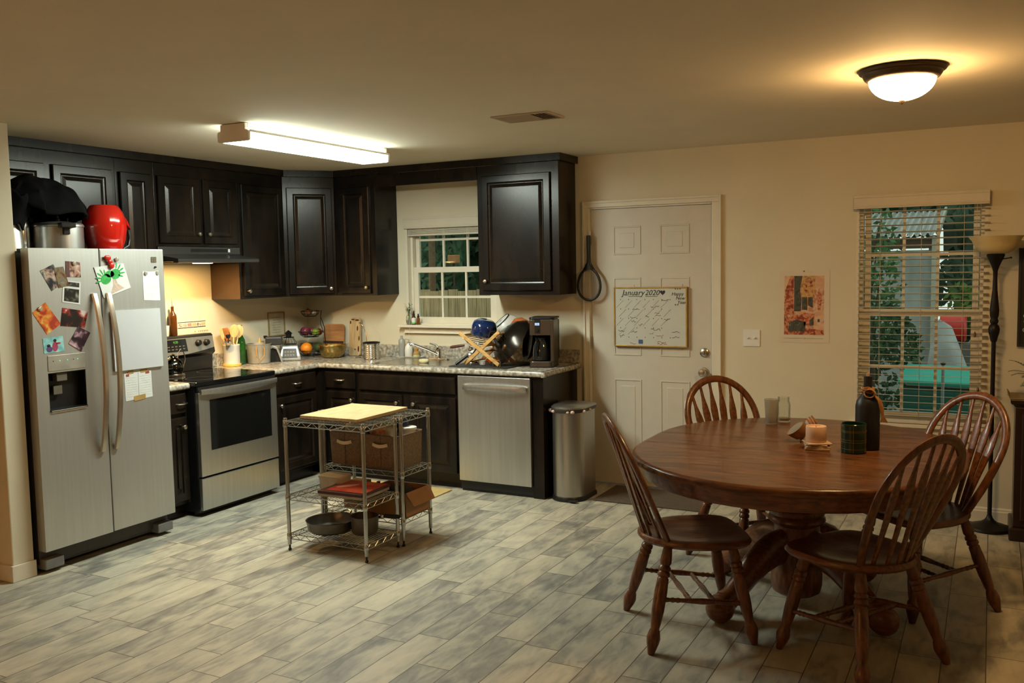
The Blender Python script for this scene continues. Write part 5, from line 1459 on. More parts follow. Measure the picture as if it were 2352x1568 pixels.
for U, shs, lb in ((UA, (.772, .332, .098), 'chrome wire shelf unit at the front holding pans and a red box'), (UB, (.772, .445, .160), 'chrome wire shelf unit at the back holding fabric baskets and a cardboard box')):
    t = T('wire_shelving_unit', lb, 'wire shelf', ((U[0] + U[1]) / 2, (U[2] + U[3]) / 2, 0))
    t.sh = shs
    for z in shs: wire_shelf(t, U[0], U[1], U[2], U[3], z, 26)
    for x in (U[0], U[1]):
        for y in (U[2], U[3]): post(t, x, y, .785)
t = T('cutting_board', 'light maple cutting board lying across the wire shelves', 'cutting board', (1.985, -1.945, .7785))
t.p('board', MB().prism([(p[0], p[1]) for p in rr(1.775, 2.203, -2.195, -1.690, .008, 0, 3)], .7785, .7975), mat('maple', (.44, .30, .145), .5, col2=(.54, .39, .205), var=.05, vs=10, stretch=(7, 1, 7)), w=True, bev=.002)
FAB = mat('tan_fabric', (.19, .135, .088), .9, col2=(.24, .172, .115), var=.08, vs=90, bump=.4, bs=300)
HND = mat('cream_webbing', (.70, .60, .42), .8)
def fabric_basket(label, x0, x1, y0, y1, z, h):
    cx, cy = (x0 + x1) / 2, (y0 + y1) / 2
    t = T('fabric_basket', label, 'basket', (cx, cy, z), group='fabric baskets')
    w_, d_ = (x1 - x0) / 2, (y1 - y0) / 2
    mb = MB()
    lv = [(.93, 0), (.97, .01), (1.0, h * .5), (1.02, h), (.985, h), (.96, h * .5), (.93, .012)]
    mb.rings([[(p[0] * s_, p[1] * s_, zz) for p in rr(-w_, w_, -d_, d_, .02, 0, 4)] for s_, zz in lv])
    t.p('basket_body', mb, FAB)
    mb = MB(); mb.tube([(p[0] * 1.012, p[1] * 1.012, h) for p in rr(-w_, w_, -d_, d_, .02, 0, 4)], .005, 6, closed=True)
    t.p('rim_binding', mb, mat('dark_tan_fabric', (.15, .10, .07), .9))
    mb = MB()
    for i in range(13):
        pass
    pts = [(-.055 + .11 * i / 10, -d_ * 1.012 - .006 - .010 * math.sin(PI * i / 10), h * .74 - .010 * math.sin(PI * i / 10)) for i in range(11)]
    mb.tube(pts, .011, 6, ry=.003, upv=(0, 1, 0)) if False else [mb.bar(pts[i], pts[i + 1], .004, .020, up=(0, 0, 1)) for i in range(10)]
    t.p('strap_handle', mb, HND)
    mb = MB(); mb.box(-.001, .001, -d_ * 1.022 - .001, -d_ * 1.0, .01, h - .004); t.p('seam', mb, MATS['dark_tan_fabric'])
    return t
ZB = .4505
fabric_basket('left tan fabric basket with cream strap handle on the back shelf', 1.765, 2.005, -1.915, -1.665, ZB, .205)
fabric_basket('right tan fabric basket with cream strap handle on the back shelf', 2.030, 2.290, -1.925, -1.665, ZB, .205)
PK = {}
def bag(name, label, cat, x, y, z, sx, sy, sz, m, seed=0.0, amp=.16):
    t = T(name, label, cat, (x, y, z))
    mb = MB(); n, mm = 22, 14; rg = []
    for i in range(mm + 1):
        a = .03 + (PI - .06) * i / mm; row = []
        for k in range(n):
            q = 2 * PI * k / n; d = Vector((math.sin(a) * math.cos(q), math.sin(a) * math.sin(q), -math.cos(a)))
            f = 1 + amp * noise.noise(d * 2.3 + Vector((seed, 0, 0))) + amp * .4 * noise.noise(d * 6 + Vector((0, seed, 0)))
            row.append((d.x * sx * f, d.y * sy * f, sz + d.z * sz * f))
        rg.append(row)
    mb.rings(rg); t.p('bag', mb, m); return t
bag('snack_bag', 'pale yellow food bag bulging from the left fabric basket', 'food bag', 1.90, -1.79, ZB + .145, .085, .08, .065, mat('pale_bag', (.50, .44, .30), .35), 1)
bag('snack_bag', 'clear and green produce bag between the two fabric baskets', 'food bag', 2.08, -1.76, ZB + .19, .07, .07, .055, mat('green_bag', (.30, .36, .10), .3, col2=(.50, .50, .40), vs=18), 3)
bag('snack_bag', 'orange and white packet leaning in the front of the right fabric basket', 'food bag', 2.10, -1.86, ZB + .155, .06, .035, .055, mat('orange_packet', (.50, .14, .03), .35, col2=(.55, .50, .42), vs=22), 5)
bag('snack_bag', 'dark blue bag at the back of the right fabric basket', 'food bag', 2.17, -1.715, ZB + .185, .045, .040, .06, mat('blue_bag', (.02, .03, .12), .3), 8)
for x, y, r, lb in ((2.165, -1.83, .042, 'white lidded food tub at the front of the right basket'), (2.235, -1.74, .050, 'white lidded food tub at the back of the right basket')):
    t = T('food_tub', lb, 'food tub', (x, y, ZB + .165)); t.p('tub', MB().lathe([(r * .85, 0), (r, .055)], n=28), WHT)
    t.p('lid', MB().lathe([(r * 1.04, .0555), (r * 1.06, .060), (r * 1.04, .068), (r * .9, .070), (.002, .068)], n=28), WHT)
# middle front shelf: red box, white tub
ZM1 = .3365
t = T('board_game_box', 'worn red and dark flat box lying on the front middle shelf', 'box', (2.105, -2.115, ZM1 + .011), R(2))
RB = mat('red_box_print', (.40, .025, .012), .35, col2=(.55, .10, .04), vs=9, lo=.45, hi=.75)
t.p('tray', MB().box(-.150, .150, -.150, .135, 0, .016), mat('box_side', (.40, .34, .28), .6), bev=.002)
t.p('lid', MB().box(-.154, .154, -.154, .139, .0165, .034), mat('dark_maroon_box', (.05, .012, .01), .4), bev=.002)
t.p('lid_print', MB().box(-.120, .150, -.120, .130, .0342, .0348), RB)
mb = MB(); mb.M = Matrix.Translation((-.05, .0, .0352)) @ Matrix.Rotation(.9, 4, 'Z')
mb.prism([(.07 * math.cos(a), .025 * math.sin(a)) for a in [2 * PI * i / 20 for i in range(20)]], 0, .0006); t.p('pink_oval', mb, mat('pale_pink', (.55, .30, .24), .4))  # pale pink oval laid on the red lid
t = T('storage_tub', 'translucent white tub at the back left of the front middle shelf', 'tub', (1.90, -2.04, ZM1))
t.p('tub', MB().rings([[(p[0] * s_, p[1] * s_, z) for p in rr(-.085, .085, -.060, .060, .02, 0)] for s_, z in ((.9, 0), (1, .070))]), mat('milky_plastic', (.48, .44, .36), .4))
t.p('lid', MB().rings([[(p[0] * s_, p[1] * s_, z) for p in rr(-.085, .085, -.060, .060, .02, 0)] for s_, z in ((1.04, .0705), (1.04, .082), (.95, .087))]), mat('milky_plastic', (.48, .44, .36), .4))
# bottom front shelf: pans
ZB1 = .1025
def pan(name, label, cat, x, y, r, h, m, rz, hl=0.0, lid=False, loop=True):
    t = T(name, label, cat, (x, y, ZB1), rz)
    t.p('pan_body', MB().lathe([(r * .80, .0), (r * .93, .014), (r, h), (r + .003, h + .002), (r - .004, h), (r * .92 - .004, .018), (r * .78, .006), (.001, .006)], n=44), m)
    if loop:
        mb = MB(); mb.tube([(r - .004, -.035, h - .012), (r + .035, -.028, h + .004), (r + .045, 0, h + .008), (r + .035, .028, h + .004), (r - .004, .035, h - .012)], .006, 8); t.p('loop_handle', mb, WCH)
    if hl:
        mb = MB(); mb.tube([(-r + .004, 0, h - .015), (-r - .05, 0, h + .01), (-r - hl, 0, h + .02)], [.010, .011, .013], 10); t.p('handle', mb, BLK)
        t.p('rivet_plate', MB().box(-r - .012, -r + .002, -.016, .016, h - .030, h - .006), WCH, bev=.003)
    return t
ANO = mat('hard_anodized', (.13, .115, .095), .33, .6, var=.1)
pan('frying_pan', 'large grey saute pan with a loop handle on the bottom shelf', 'pan', 1.925, -2.125, .145, .068, ANO, R(95), 0)
t = pan('saucepan', 'deep grey brown saucepan beside the saute pan on the bottom shelf', 'pot', 2.145, -2.085, .083, .105, mat('taupe_enamel', (.10, .078, .062), .35, .3), R(200), .0, loop=False)
mb = MB(); mb.tube([(-.075, -.02, .09), (-.12, -.03, .095), (-.20, -.05, .085)], [.009, .011, .012], 8); t.p('handle', mb, BLK)
t.p('handle_joint', MB().ball((-.098, -.026, .092), .014, n=10, m=6), WCH)
# back unit bottom shelf: box, pot, tub
t = T('cardboard_box', 'open cardboard box with a raised flap on the back unit lower shelf', 'box', (2.17, -1.80, .1655))
CB = mat('cardboard', (.33, .17, .075), .8, var=.06, bump=.1)
mb = MB(); x0, x1, y0, y1, h = -.145, .155, -.115, .135, .15
for a in ((x0, x1, y0, y0 + .004), (x0, x1, y1 - .004, y1), (x0, x0 + .004, y0 + .004, y1 - .004), (x1 - .004, x1, y0 + .004, y1 - .004)): mb.box(a[0], a[1], a[2], a[3], 0, h)
mb.box(x0, x1, y0, y1, -.0005, .003)
t.p('box_body', mb, CB)
t.p('flap', MB().bar((x1 - .002, y0 - .002, h - .002), (x1 + .058, y0 - .030, h - .085), .001, .001) if False else MB().rings([[(x1, y0, h), (x1, y1, h), (x1 + .055, y1 - .02, h - .075), (x1 + .055, y0 + .0, h - .075)], [(x1 + .003, y0, h + .002), (x1 + .003, y1, h + .002), (x1 + .058, y1 - .02, h - .073), (x1 + .058, y0, h - .073)]], smooth=False), CB)
t.p('flap', MB().rings([[(x0, y0, h), (x1, y0, h), (x1 - .01, y0 - .035, h - .09), (x0 + .01, y0 - .035, h - .09)], [(x0, y0 - .003, h + .002), (x1, y0 - .003, h + .002), (x1 - .01, y0 - .038, h - .088), (x0 + .01, y0 - .038, h - .088)]], smooth=False), CB) if False else None
bag('black_cloth_bundle', 'dark cloth stuffed into the open cardboard box', 'cloth', 2.17, -1.79, .24, .115, .09, .042, mat('dark_stuff', (.018, .014, .012), .8), 11)
t = T('cereal_box', 'plain pale carton standing at the left of the back lower shelf', 'box', (1.90, -1.80, .1655)); t.p('carton', MB().box(-.075, .045, -.07, .06, 0, .165), mat('pale_carton', (.46, .30, .17), .7), bev=.002)
t.p('white_side', MB().box(-.077, -.0755, -.06, .05, .01, .15), WHT)
t = T('storage_pot', 'black lidded pot between the pale carton and the cardboard box', 'pot', (1.985, -1.72, .1655))
t.p('pot', MB().lathe([(.05, 0), (.055, .01), (.055, .11), (.058, .112)], n=28), BLK); t.p('lid', MB().lathe([(.058, .1125), (.05, .128), (.012, .135), (.012, .15), (.002, .152)], n=28), BLK)

# mats on the floor
t = T('kitchen_mat', 'flat tan yellow mat on the floor in front of the sink cabinets', 'mat', (1.42, -.86, .001))
t.p('mat', MB().prism([(p[0], p[1]) for p in rr(1.02, 1.865, -1.10, -.635, .02, 0)], .001, .009), mat('tan_yellow_mat', (.50, .37, .15), .8, var=.05), w=True, bev=.003)
t = T('door_mat', 'dark brown door mat in front of the white entry door', 'door mat', (3.28, -.27, .001))
t.p('mat', MB().prism([(p[0], p[1]) for p in rr(2.93, 3.70, -.50, -.035, .015, 0)], .001, .010), mat('brown_doormat', (.10, .070, .045), .95, var=.15, vs=60, bump=.5, bs=250), w=True, bev=.003)
mb = MB(); mb.prism([(0, 0), (.035, .006), (.04, .016), (.012, .020)], 0, .002)
S('paper_scrap', mb, BEE, 'tiny tan scrap lying on the floor left of the near left chair', 'scrap', loc=(3.80, -2.18, .0005))

# trash can
t = T('trash_can', 'slim stainless steel step trash can with a domed lid beside the counter end', 'trash can', (2.760, -.45, 0))
def dshape(r, back, z, n=22):
    pts = [(r * math.cos(a), -.05 + r * 1.0 * math.sin(a), z) for a in [PI + PI * i / n for i in range(n + 1)]]
    return pts + [(r, back, z), (-r, back, z)]
TST = mat('trash_can_steel', (.42, .40, .36), .33, .95, var=.04, vs=60, stretch=(1, 1, .03))
t.p('body', MB().rings([dshape(.118, .135, .032), dshape(.118, .135, .635)], smooth=True), TST)
t.p('base', MB().rings([dshape(.126, .145, 0), dshape(.126, .145, .022), dshape(.119, .137, .034)]), BLK)
t.p('rim', MB().rings([dshape(.124, .142, .628), dshape(.128, .145, .640), dshape(.126, .143, .652)]), mat('dark_rim', (.05, .045, .04), .4, .3))
t.p('lid', MB().rings([dshape(.127, .145, .6525), dshape(.127, .145, .662), dshape(.110, .125, .676), dshape(.06, .08, .684)]), TST)
t.p('pedal', MB().box(.045, .105, -.190, -.150, .010, .020), BLK, bev=.003)
BG = mat('pink_white_bag', (.62, .46, .40), .45)
for x, y, s_ in ((-.118, -.10, .020), (-.075, -.155, .014), (.07, -.152, .017), (.04, -.165, .013), (.128, -.08, .016), (.128, .02, .015)):
    t.p('bag_edge', MB().ball((x, y, .635), s_, s_ * .8, s_ * .75, 10, 6), BG)

# ---------------------------------------------------------------- dining table
TX, TY = 4.575, -1.873
t = T('dining_table', 'large oval red oak pedestal dining table', 'dining table', (TX, TY, 0))
def track(r, L, z, n=20):
    pts = []
    for i in range(n + 1):
        a = PI * i / n; pts.append((r * math.cos(a), L + r * math.sin(a), z))
    for i in range(n + 1):
        a = PI + PI * i / n; pts.append((r * math.cos(a), -L + r * math.sin(a), z))
    return pts
RT, LT = .742, .140
mb = MB(); mb.rings([track(RT - .014, LT, .728), track(RT - .003, LT, .731), track(RT, LT, .739), track(RT - .002, LT, .750), track(RT - .010, LT, .758), track(RT - .022, LT, .7605)])
TOPM = mat('oak_table_top', (.062, .021, .008), .27, col2=(.165, .068, .025), var=.10, vs=7, stretch=(1, 5, 4), lo=.30, hi=.70, coat=.08, spec=.25, bump=.02, bs=50)
t.p('tabletop', mb, TOPM)
mb = MB()
for y in (-.140, .140): mb.box(-RT + .02, RT - .02, y - .0008, y + .0008, .7604, .7608)
t.p('leaf_seam', mb, MAHO)
mb = MB(); mb.rings([track(RT - .055, LT, .655), track(RT - .050, LT, .662), track(RT - .040, LT, .7275)]); t.p('apron', mb, OAK)
mb = MB(); mb.lathe([(.10, .70), (.122, .655), (.128, .640), (.131, .60), (.127, .52), (.120, .480), (.131, .470), (.135, .455), (.130, .440), (.121, .436), (.133, .424), (.135, .410), (.124, .398), (.106, .385), (.112, .33), (.118, .24), (.112, .17), (.120, .15), (.120, .095), (.112, .06), (.09, .045)], n=44)
t.p('pedestal', mb, OAKV)
for a in (-122, -32, 58, 148):
    mb = MB(); A = Matrix.Rotation(R(a), 4, 'Z'); mb.M = A
    path = [(.08, .29, .085, .052), (.16, .285, .085, .054), (.24, .255, .080, .053), (.32, .20, .070, .049), (.39, .140, .060, .045), (.44, .100, .054, .044), (.48, .085, .056, .048)]
    mb.rings([[(x + rz_ * .25 * math.sin(q), ry_ * math.cos(q), z + rz_ * math.sin(q)) for q in [2 * PI * k / 14 for k in range(14)]] for x, z, rz_, ry_ in path])
    mb.ball((.495, 0, .068), .072, .062, .067, 20, 12)
    t.p('table_foot', mb, OAK)

# ---------------------------------------------------------------- windsor chairs
def chair(label):
    t = T('windsor_chair', label, 'chair', (0, 0, 0), 0, 'arrow back windsor chairs around the dining table')
    # saddle seat
    def outline(s_, z, dz=None):
        pts = []
        n = 40
        for i in range(n):
            a = 2 * PI * i / n; c, s2 = math.cos(a), math.sin(a)
            rx = .228 if c > 0 else .245; ry = .236
            p = 4.5 if c > 0 else 2.1
            k = (abs(c) ** p + abs(s2) ** p) ** (-1 / p)
            x = rx * k * c; y = ry * k * s2 * (1.0 - .10 * (x < 0) * abs(x) / .215)
            zz = z
            if dz: zz = z - dz * (1 - .0) * (.6 + .4 * math.cos(2 * a)) 
            pts.append((x * s_, y * s_, zz))
        return pts
    mb = MB(); mb.rings([outline(.80, .418), outline(.94, .426), outline(1.0, .440), outline(1.0, .450), outline(.965, .460), outline(.88, .4615), outline(.72, .455), outline(.5, .449), outline(.25, .448), outline(.05, .450)])
    t.p('seat', mb, OAK)
    feet = dict(FL=(.216, .209), FR=(.216, -.209), RL=(-.252, .254), RR=(-.252, -.254))
    tops = dict(FL=(.135, .135), FR=(.135, -.135), RL=(-.145, .140), RR=(-.145, -.140))
    KL = 1.22
    lp = [(0, .014), (.05, .017), (.12, .020), (.16, .021), (.185, .0165), (.20, .0215), (.225, .0225), (.24, .018), (.255, .022), (.28, .0225), (.295, .017), (.31, .0205), (.36, .021), (.42, .023), (.60, .022), (.72, .018), (.765, .015), (.785, .019), (.85, .0245), (.90, .0215), (.96, .015), (1, .011)]
    lp = [(a, b * KL) for a, b in lp]
    def leg_at(k, s_):
        a = Vector((*tops[k], .432)); b = Vector((*feet[k], 0)); return a.lerp(b, s_)
    for k in feet:
        mb = MB(); mb.turned((*tops[k], .432), (*feet[k], 0), lp, 14); t.p('leg', mb, OAKV)
    sp_ = [(0, .008), (.08, .011), (.12, .008), (.15, .012), (.18, .0085), (.21, .012), (.24, .009), (.5, .0135), (.76, .009), (.79, .012), (.82, .0085), (.85, .012), (.88, .008), (.92, .011), (1, .008)]
    for s2 in ('L', 'R'):
        mb = MB(); mb.turned(leg_at('F' + s2, .60), leg_at('R' + s2, .50), sp_, 10); t.p('side_stretcher', mb, OAKV)
    for f in (.36, .64):
        a = leg_at('FL', .60).lerp(leg_at('RL', .50), f); b = leg_at('FR', .60).lerp(leg_at('RR', .50), f)
        mb = MB(); mb.turned(a, b, sp_, 10); t.p('cross_stretcher', mb, OAKV)
    # bent hoop: lies in a plane leaning back
    def hoop(u):   # u 0..1 from left base over the top to right base
        a = PI * u
        w_ = .222; top = .977
        s_ = math.sin(a)
        hz = .455 + (top - .455) * (s_ ** .62 if s_ > 0 else 0)
        f = (hz - .455) / (top - .455)
        base = .178
        y = math.cos(a)
        yy = (abs(y) ** .92) * (1 if y > 0 else -1) * (base + (w_ * 1.12 - base) * min(1, f * 1.9) ** 1.0) if f < .53 else None
        return hz, f, yy
    pts = []
    zb, zt = .455, .977
    prof = [(-.02, .146), (.10, .168), (.20, .186), (.30, .201), (.40, .214), (.50, .222), (.58, .225)]
    right = [(f, w_) for f, w_ in prof]
    for i in range(1, 13):
        a = PI / 2 * i / 12
        right.append((.58 + .42 * math.sin(a), .225 * math.cos(a)))
    def lean(f): return -.150 - .235 * f
    left = [(lean(f), w_, zb + (zt - zb) * f) for f, w_ in right]
    pts = left + [(x, -y, z) for x, y, z in reversed(left[:-1])]
    mb = MB(); mb.tube(pts, .021, 12, ry=.0125, upv=(-.91, 0, -.40))
    t.p('back_hoop', mb, OAKV)
    for i in range(6):
        q = (i - 2.5) / 2.5
        yb = .108 * q; yt = .165 * q
        # height of hoop at yt
        ft = .58 + .42 * math.sqrt(max(0, 1 - (yt / .225) ** 2))
        A_ = Vector((-.222 + .050 * q * q, yb, zb - .006)); B_ = Vector((lean(ft), yt, zb + (zt - zb) * ft - .006))
        L_ = (B_ - A_); H_ = .48
        mb = MB(); rg = []
        for s_, hw in ((0, .009), (.10, .0105), (.35, .0135), (.50, .017), (.60, .0195), (.68, .0210), (.74, .018), (.80, .013), (.86, .0085), (1, .0065)):
            c = A_ + L_ * s_; th = .0065 if s_ < .8 else .0055
            n = Vector((.91, 0, .40))
            rg.append([c + Vector((0, hw * a, 0)) + n * (th * b) for a, b in ((-1, -.6), (-.6, -1), (.6, -1), (1, -.6), (1, .6), (.6, 1), (-.6, 1), (-1, .6))])
        mb.rings(rg); t.p('spindle', mb, OAK)
    return t
ch = chair('oak windsor chair at the near left of the table, nearest the trash can')
ch.e.location = (4.217, -2.414, 0); ch.e.rotation_euler = (0, 0, R(32.3))
dup(ch.e, (4.909, -2.414, 0), R(147.2), 'oak windsor chair in the right foreground, seen from behind and darkest')
dup(ch.e, (5.090, -1.640, 0), R(227.8), 'oak windsor chair on the right of the table beside the floor lamp')
dup(ch.e, (4.245, -1.375, 0), R(-42.7), 'oak windsor chair behind the table in front of the white door')

# ---------------------------------------------------------------- things on the table
ZT_ = .7612
t = T('drinking_glass', 'frosted tumbler on the far left edge of the table', 'glass', (4.330, -1.285, ZT_))
t.p('glass_body', MB().lathe([(.028, 0), (.031, .003), (.039, .138), (.037, .138), (.029, .008), (.001, .007)], n=32), mat('frosted_tumbler', (.80, .76, .68), .35, trans=.75, ior=1.1))
t = T('glass_jar', 'clear glass jar standing behind the frosted tumbler', 'jar', (4.375, -1.185, ZT_))
t.p('jar_body', MB().lathe([(.033, 0), (.037, .004), (.038, .095), (.035, .110), (.030, .118), (.030, .122), (.032, .123), (.032, .138), (.030, .139), (.028, .122), (.034, .105), (.035, .01), (.001, .006)], n=32), GLASSC)
t.p('contents', MB().lathe([(.001, .008), (.033, .009), (.034, .022), (.001, .024)], n=24), mat('pale_contents', (.40, .28, .16), .6))
WBW = mat('lacquered_bowl_wood', (.20, .085, .03), .35, col2=(.28, .13, .05), var=.1, vs=10)
CER = mat('pale_clay', (.50, .32, .21), .5)
t = T('tea_light_holder', 'tipped wooden votive cup holding a pale disc at its mouth', 'candle holder', (4.575, -1.725, ZT_ + .024), rot=(R(18), R(-38), 0))
t.p('cup', MB().lathe([(.020, 0), (.034, .012), (.046, .040), (.050, .060), (.046, .060), (.040, .038), (.001, .014)], n=32), WBW)
t.p('disc', MB().lathe([(.044, .050), (.045, .058), (.001, .059)], n=28), mat('grey_wax', (.22, .20, .16), .5))
t.p('stem_foot', MB().lathe([(.026, -.012), (.026, -.006), (.014, 0), (.014, .004)], n=24), CER)
t = T('tea_light_holder', 'second tipped wooden votive cup lying behind the first one', 'candle holder', (4.600, -1.570, ZT_ + .056), rot=(R(0), R(62), R(20)))
t.p('cup', MB().lathe([(.030, -.03), (.040, -.022), (.046, .0), (.042, .018)], n=32), CER)
for z in (-.018, -.004, .010): t.p('band', MB().lathe([(.0435, z), (.0495, z + .002), (.0495, z + .007), (.0435, z + .009)], n=28, caps=False, closed=True), WBW)
STK = mat('pale_coaster', (.50, .36, .24), .6, var=.06)
cz = ZT_
for i, (w_, rot, th, lb) in enumerate(((.056, 10, .009, 'lowest square pale coaster in the stack under the candle'), (.055, 16, .009, 'second square pale coaster from the bottom of the stack'), (.050, 4, .007, 'thin pale coaster in the middle of the stack'), (.056, 26, .006, 'top pale coaster directly under the white candle'))):
    t = T('coaster', lb, 'coaster', (4.668, -1.880, cz), R(rot), 'coasters under the candle')
    t.p('slab', MB().box(-w_, w_, -w_, w_, 0, th), STK, bev=.0015); cz += th + .0004
t = T('candle', 'short wide cream pillar candle on the coaster stack', 'candle', (4.662, -1.876, cz))
t.p('wax', MB().lathe([(.046, 0), (.0475, .002), (.0475, .072), (.046, .075), (.042, .074), (.040, .068), (.001, .068)], n=36), mat('cream_wax', (.70, .47, .32), .5, var=.02))
t.p('wick', MB().cyl((0, 0, 0), .001, .068, .076, 6), BLK)
t = T('plaid_candle_jar', 'dark green plaid patterned candle jar beside the black bottle', 'candle jar', (4.835, -1.905, ZT_))
PG = mat('dark_green_glaze', (.008, .030, .018), .15, var=.1)
t.p('jar', MB().lathe([(.052, 0), (.056, .003), (.057, .134), (.055, .136), (.052, .134), (.051, .02), (.001, .02)], n=40), PG)
mb = MB()
for z in (.020, .052, .062, .098, .104): mb.lathe([(.0572, z), (.0574, z + .0016)], n=40, caps=False)
for a in range(0, 360, 60):
    mb.M = Matrix.Rotation(R(a + 5), 4, 'Z'); mb.box(-.0008, .0008, -.0576, -.0570, .003, .132)
mb.M = None
t.p('plaid_lines', mb, mat('gold_line', (.34, .26, .10), .4, .3))
t = T('wine_bottle', 'matte black painted bottle with twine bow on the dining table', 'bottle', (4.882, -1.800, ZT_))
t.p('bottle', MB().lathe([(.045, 0), (.053, .003), (.055, .01), (.055, .205), (.050, .230), (.034, .252), (.022, .268), (.0195, .285), (.0195, .345), (.002, .346)], n=40), mat('matte_black_paint', (.010, .011, .014), .42, var=.05))
t.p('candle_stub', MB().lathe([(.007, .3455), (.007, .360), (.001, .361)], n=12), mat('pink_wax', (.62, .38, .30), .5))
TW = mat('jute_twine', (.34, .17, .06), .85, var=.2, vs=80)
mb = MB()
for i in range(7): mb.tube([((.021 + .0035 * (i % 3)) * math.cos(a), (.021 + .0035 * (i % 3)) * math.sin(a), .262 + i * .005 + .003 * math.sin(3 * a + i)) for a in [2 * PI * k / 20 for k in range(20)]], .0028, 6, closed=True)
for i in range(9):
    a0 = rnd.uniform(0, 6); mb.tube([(.012 + .022 * math.cos(a) * (1 + .1 * i / 9), -.030 + .012 * math.sin(a + a0), .268 + .019 * math.sin(a)) for a in [2 * PI * k / 16 for k in range(16)]], .0024, 5, closed=True)
t.p('twine_wrap', mb, TW)
mb = MB()
for i in range(6):
    e = i * .003
    mb.tube([(.030, -.030 + e, .262), (.048 + e, -.030, .235), (.058 + e, -.034, .195), (.066 + e * .5, -.034, .165), (.062 + e * 2, -.036, .135)], .0026, 5)
t.p('twine_tail', mb, TW)

# ---------------------------------------------------------------- floor lamp, cabinet, sign, plant
DB = mat('oil_rubbed_bronze', (.012, .010, .009), .42, .4, var=.1)
SHADE = mat('amber_alabaster', (.62, .50, .26), .35, var=.10, vs=9)
def torchiere(label, LX, LY, lit):
    t = T('floor_lamp', label, 'floor lamp', (LX, LY, 0))
    t.p('base', MB().lathe([(.118, 0), (.122, .008), (.118, .020), (.085, .032), (.050, .044), (.028, .060), (.018, .075), (.014, .09)], n=40), DB)
    t.p('pole', MB().lathe([(.0125, .085), (.0125, 1.15)], n=16), DB)
    t.p('turned_neck', MB().lathe([(.013, 1.145), (.018, 1.155), (.022, 1.175), (.030, 1.205), (.032, 1.225), (.026, 1.245), (.017, 1.255), (.022, 1.262), (.024, 1.275), (.019, 1.288), (.024, 1.305), (.026, 1.34), (.020, 1.40), (.014, 1.46), (.012, 1.53), (.013, 1.57), (.020, 1.595), (.032, 1.625), (.046, 1.655), (.050, 1.668), (.044, 1.672)], n=24), DB)
    t.p('glass_shade', MB().lathe([(.042, 1.672), (.070, 1.678), (.098, 1.695), (.116, 1.722), (.130, 1.752), (.148, 1.774), (.150, 1.778), (.145, 1.776), (.126, 1.752), (.110, 1.722), (.09, 1.70), (.06, 1.684), (.014, 1.682)], n=44), SHADE)
    mb = MB(); mb.tube([(.02, 0, 1.64), (.075, -.01, 1.648)], .0035, 6); mb.ball((.080, -.011, 1.649), .006, n=8, m=6); t.p('switch_knob', mb, DB)
    t.p('cord', MB().tube([(-.09, -.02, .012), (-.16, .06, .006), (-.10, .12, .005), (0, .11, .005), (.10, .06, .006), (.16, .05, .02), (.175, .09, .10), (.16, .13, .14)], .003, 6), BLK)
    if lit:
        t.p('bulb', MB().ball((0, 0, 1.735), .036, .036, .045, 14, 9), mat('lit_bulb', (1, .9, .7), .4, emit=(1.0, .50, .19), es=TORCH))
torchiere('black torchiere floor lamp with an amber glass bowl shade by the window', 5.405, -.17, False)
torchiere('lit black torchiere floor lamp added out of view behind the camera to brighten the room', 1.6, -7.9, True)  # unseen lamp added behind the camera to lift the ceiling and room light
t = T('side_cabinet', 'dark mahogany cabinet at the right edge beside the floor lamp', 'cabinet', (5.92, -.20, 0))
t.p('carcass', MB().box(5.525, 6.32, -.36, -.03, .08, .785), MAHO, w=True, bev=.004)
t.p('plinth', MB().box(5.505, 6.34, -.385, -.02, 0, .079), MAHO, w=True, bev=.01)
t.p('top', MB().rings([[(5.525 - e, -.36 - e, z), (6.32 + e, -.36 - e, z), (6.32 + e, -.015, z), (5.525 - e, -.015, z)] for e, z in ((.0, .7855), (.012, .80), (.022, .806), (.026, .815), (.026, .828))], smooth=False), MAHO, w=True)
for x0 in (5.56, 5.95):
    mb = MB(); mb.M = Matrix.Translation((0, -.3605, 0)); mb.panel(x0, x0 + .345, .12, .75, DPROF)
    dd = t.p('door', mb, MAHO, w=True)
    t.p('knob', MB().ball((x0 + (.31 if x0 < 5.7 else .035), -.392, .45), .013, n=12, m=8), NICKEL, parent=dd, w=True)
t = T('table_runner', 'tan woven runner draped over the end of the mahogany cabinet', 'runner', (5.52, -.2, .829))
RN = mat('tan_weave', (.30, .22, .11), .9, var=.1, vs=80)
t.p('cloth', MB().rings([[(x, -.33, z), (x, -.06, z)] + [(x2, -.06, z2), (x2, -.33, z2)] for x, z, x2, z2 in ((6.2, .829, 6.2, .832), (5.500, .829, 5.498, .832))], smooth=False), RN, w=True)
t.p('overhang', MB().bar((5.496, -.33 + .135, .832), (5.484, -.195, .855), .27, .004, up=(-1, 0, .3)), RN, w=True)
t = T('wall_sign', 'black framed sign with white lettering at the right edge of the wall', 'sign', (5.85, 0, 1.109))
t.p('board', MB().box(5.545, 6.16, -.020, -.0006, 1.124, 1.69), mat('chalkboard_black', (.014, .013, .013), .6), w=True)
mb = MB()
for a in ((5.530, 5.545, 1.109, 1.705), (6.16, 6.175, 1.109, 1.705), (5.545, 6.16, 1.109, 1.124), (5.545, 6.16, 1.69, 1.705)): mb.box(a[0], a[1], -.026, -.0006, a[2], a[3])
t.p('frame', mb, mat('sign_frame_black', (.02, .016, .014), .5), w=True, bev=.002)
mb = MB()
for s2, z in (('o', 1.215), ('-', 1.265), ('c', 1.30), ('-', 1.345)): put_text(mb, s2, .05, wallM(5.570, -.0205, z), 0, .0006)
t.p('lettering', mb, PAPER, w=True)
t = T('potted_fern', 'green fern fronds rising from a pot on the mahogany cabinet', 'plant', (5.66, -.20, .8325))
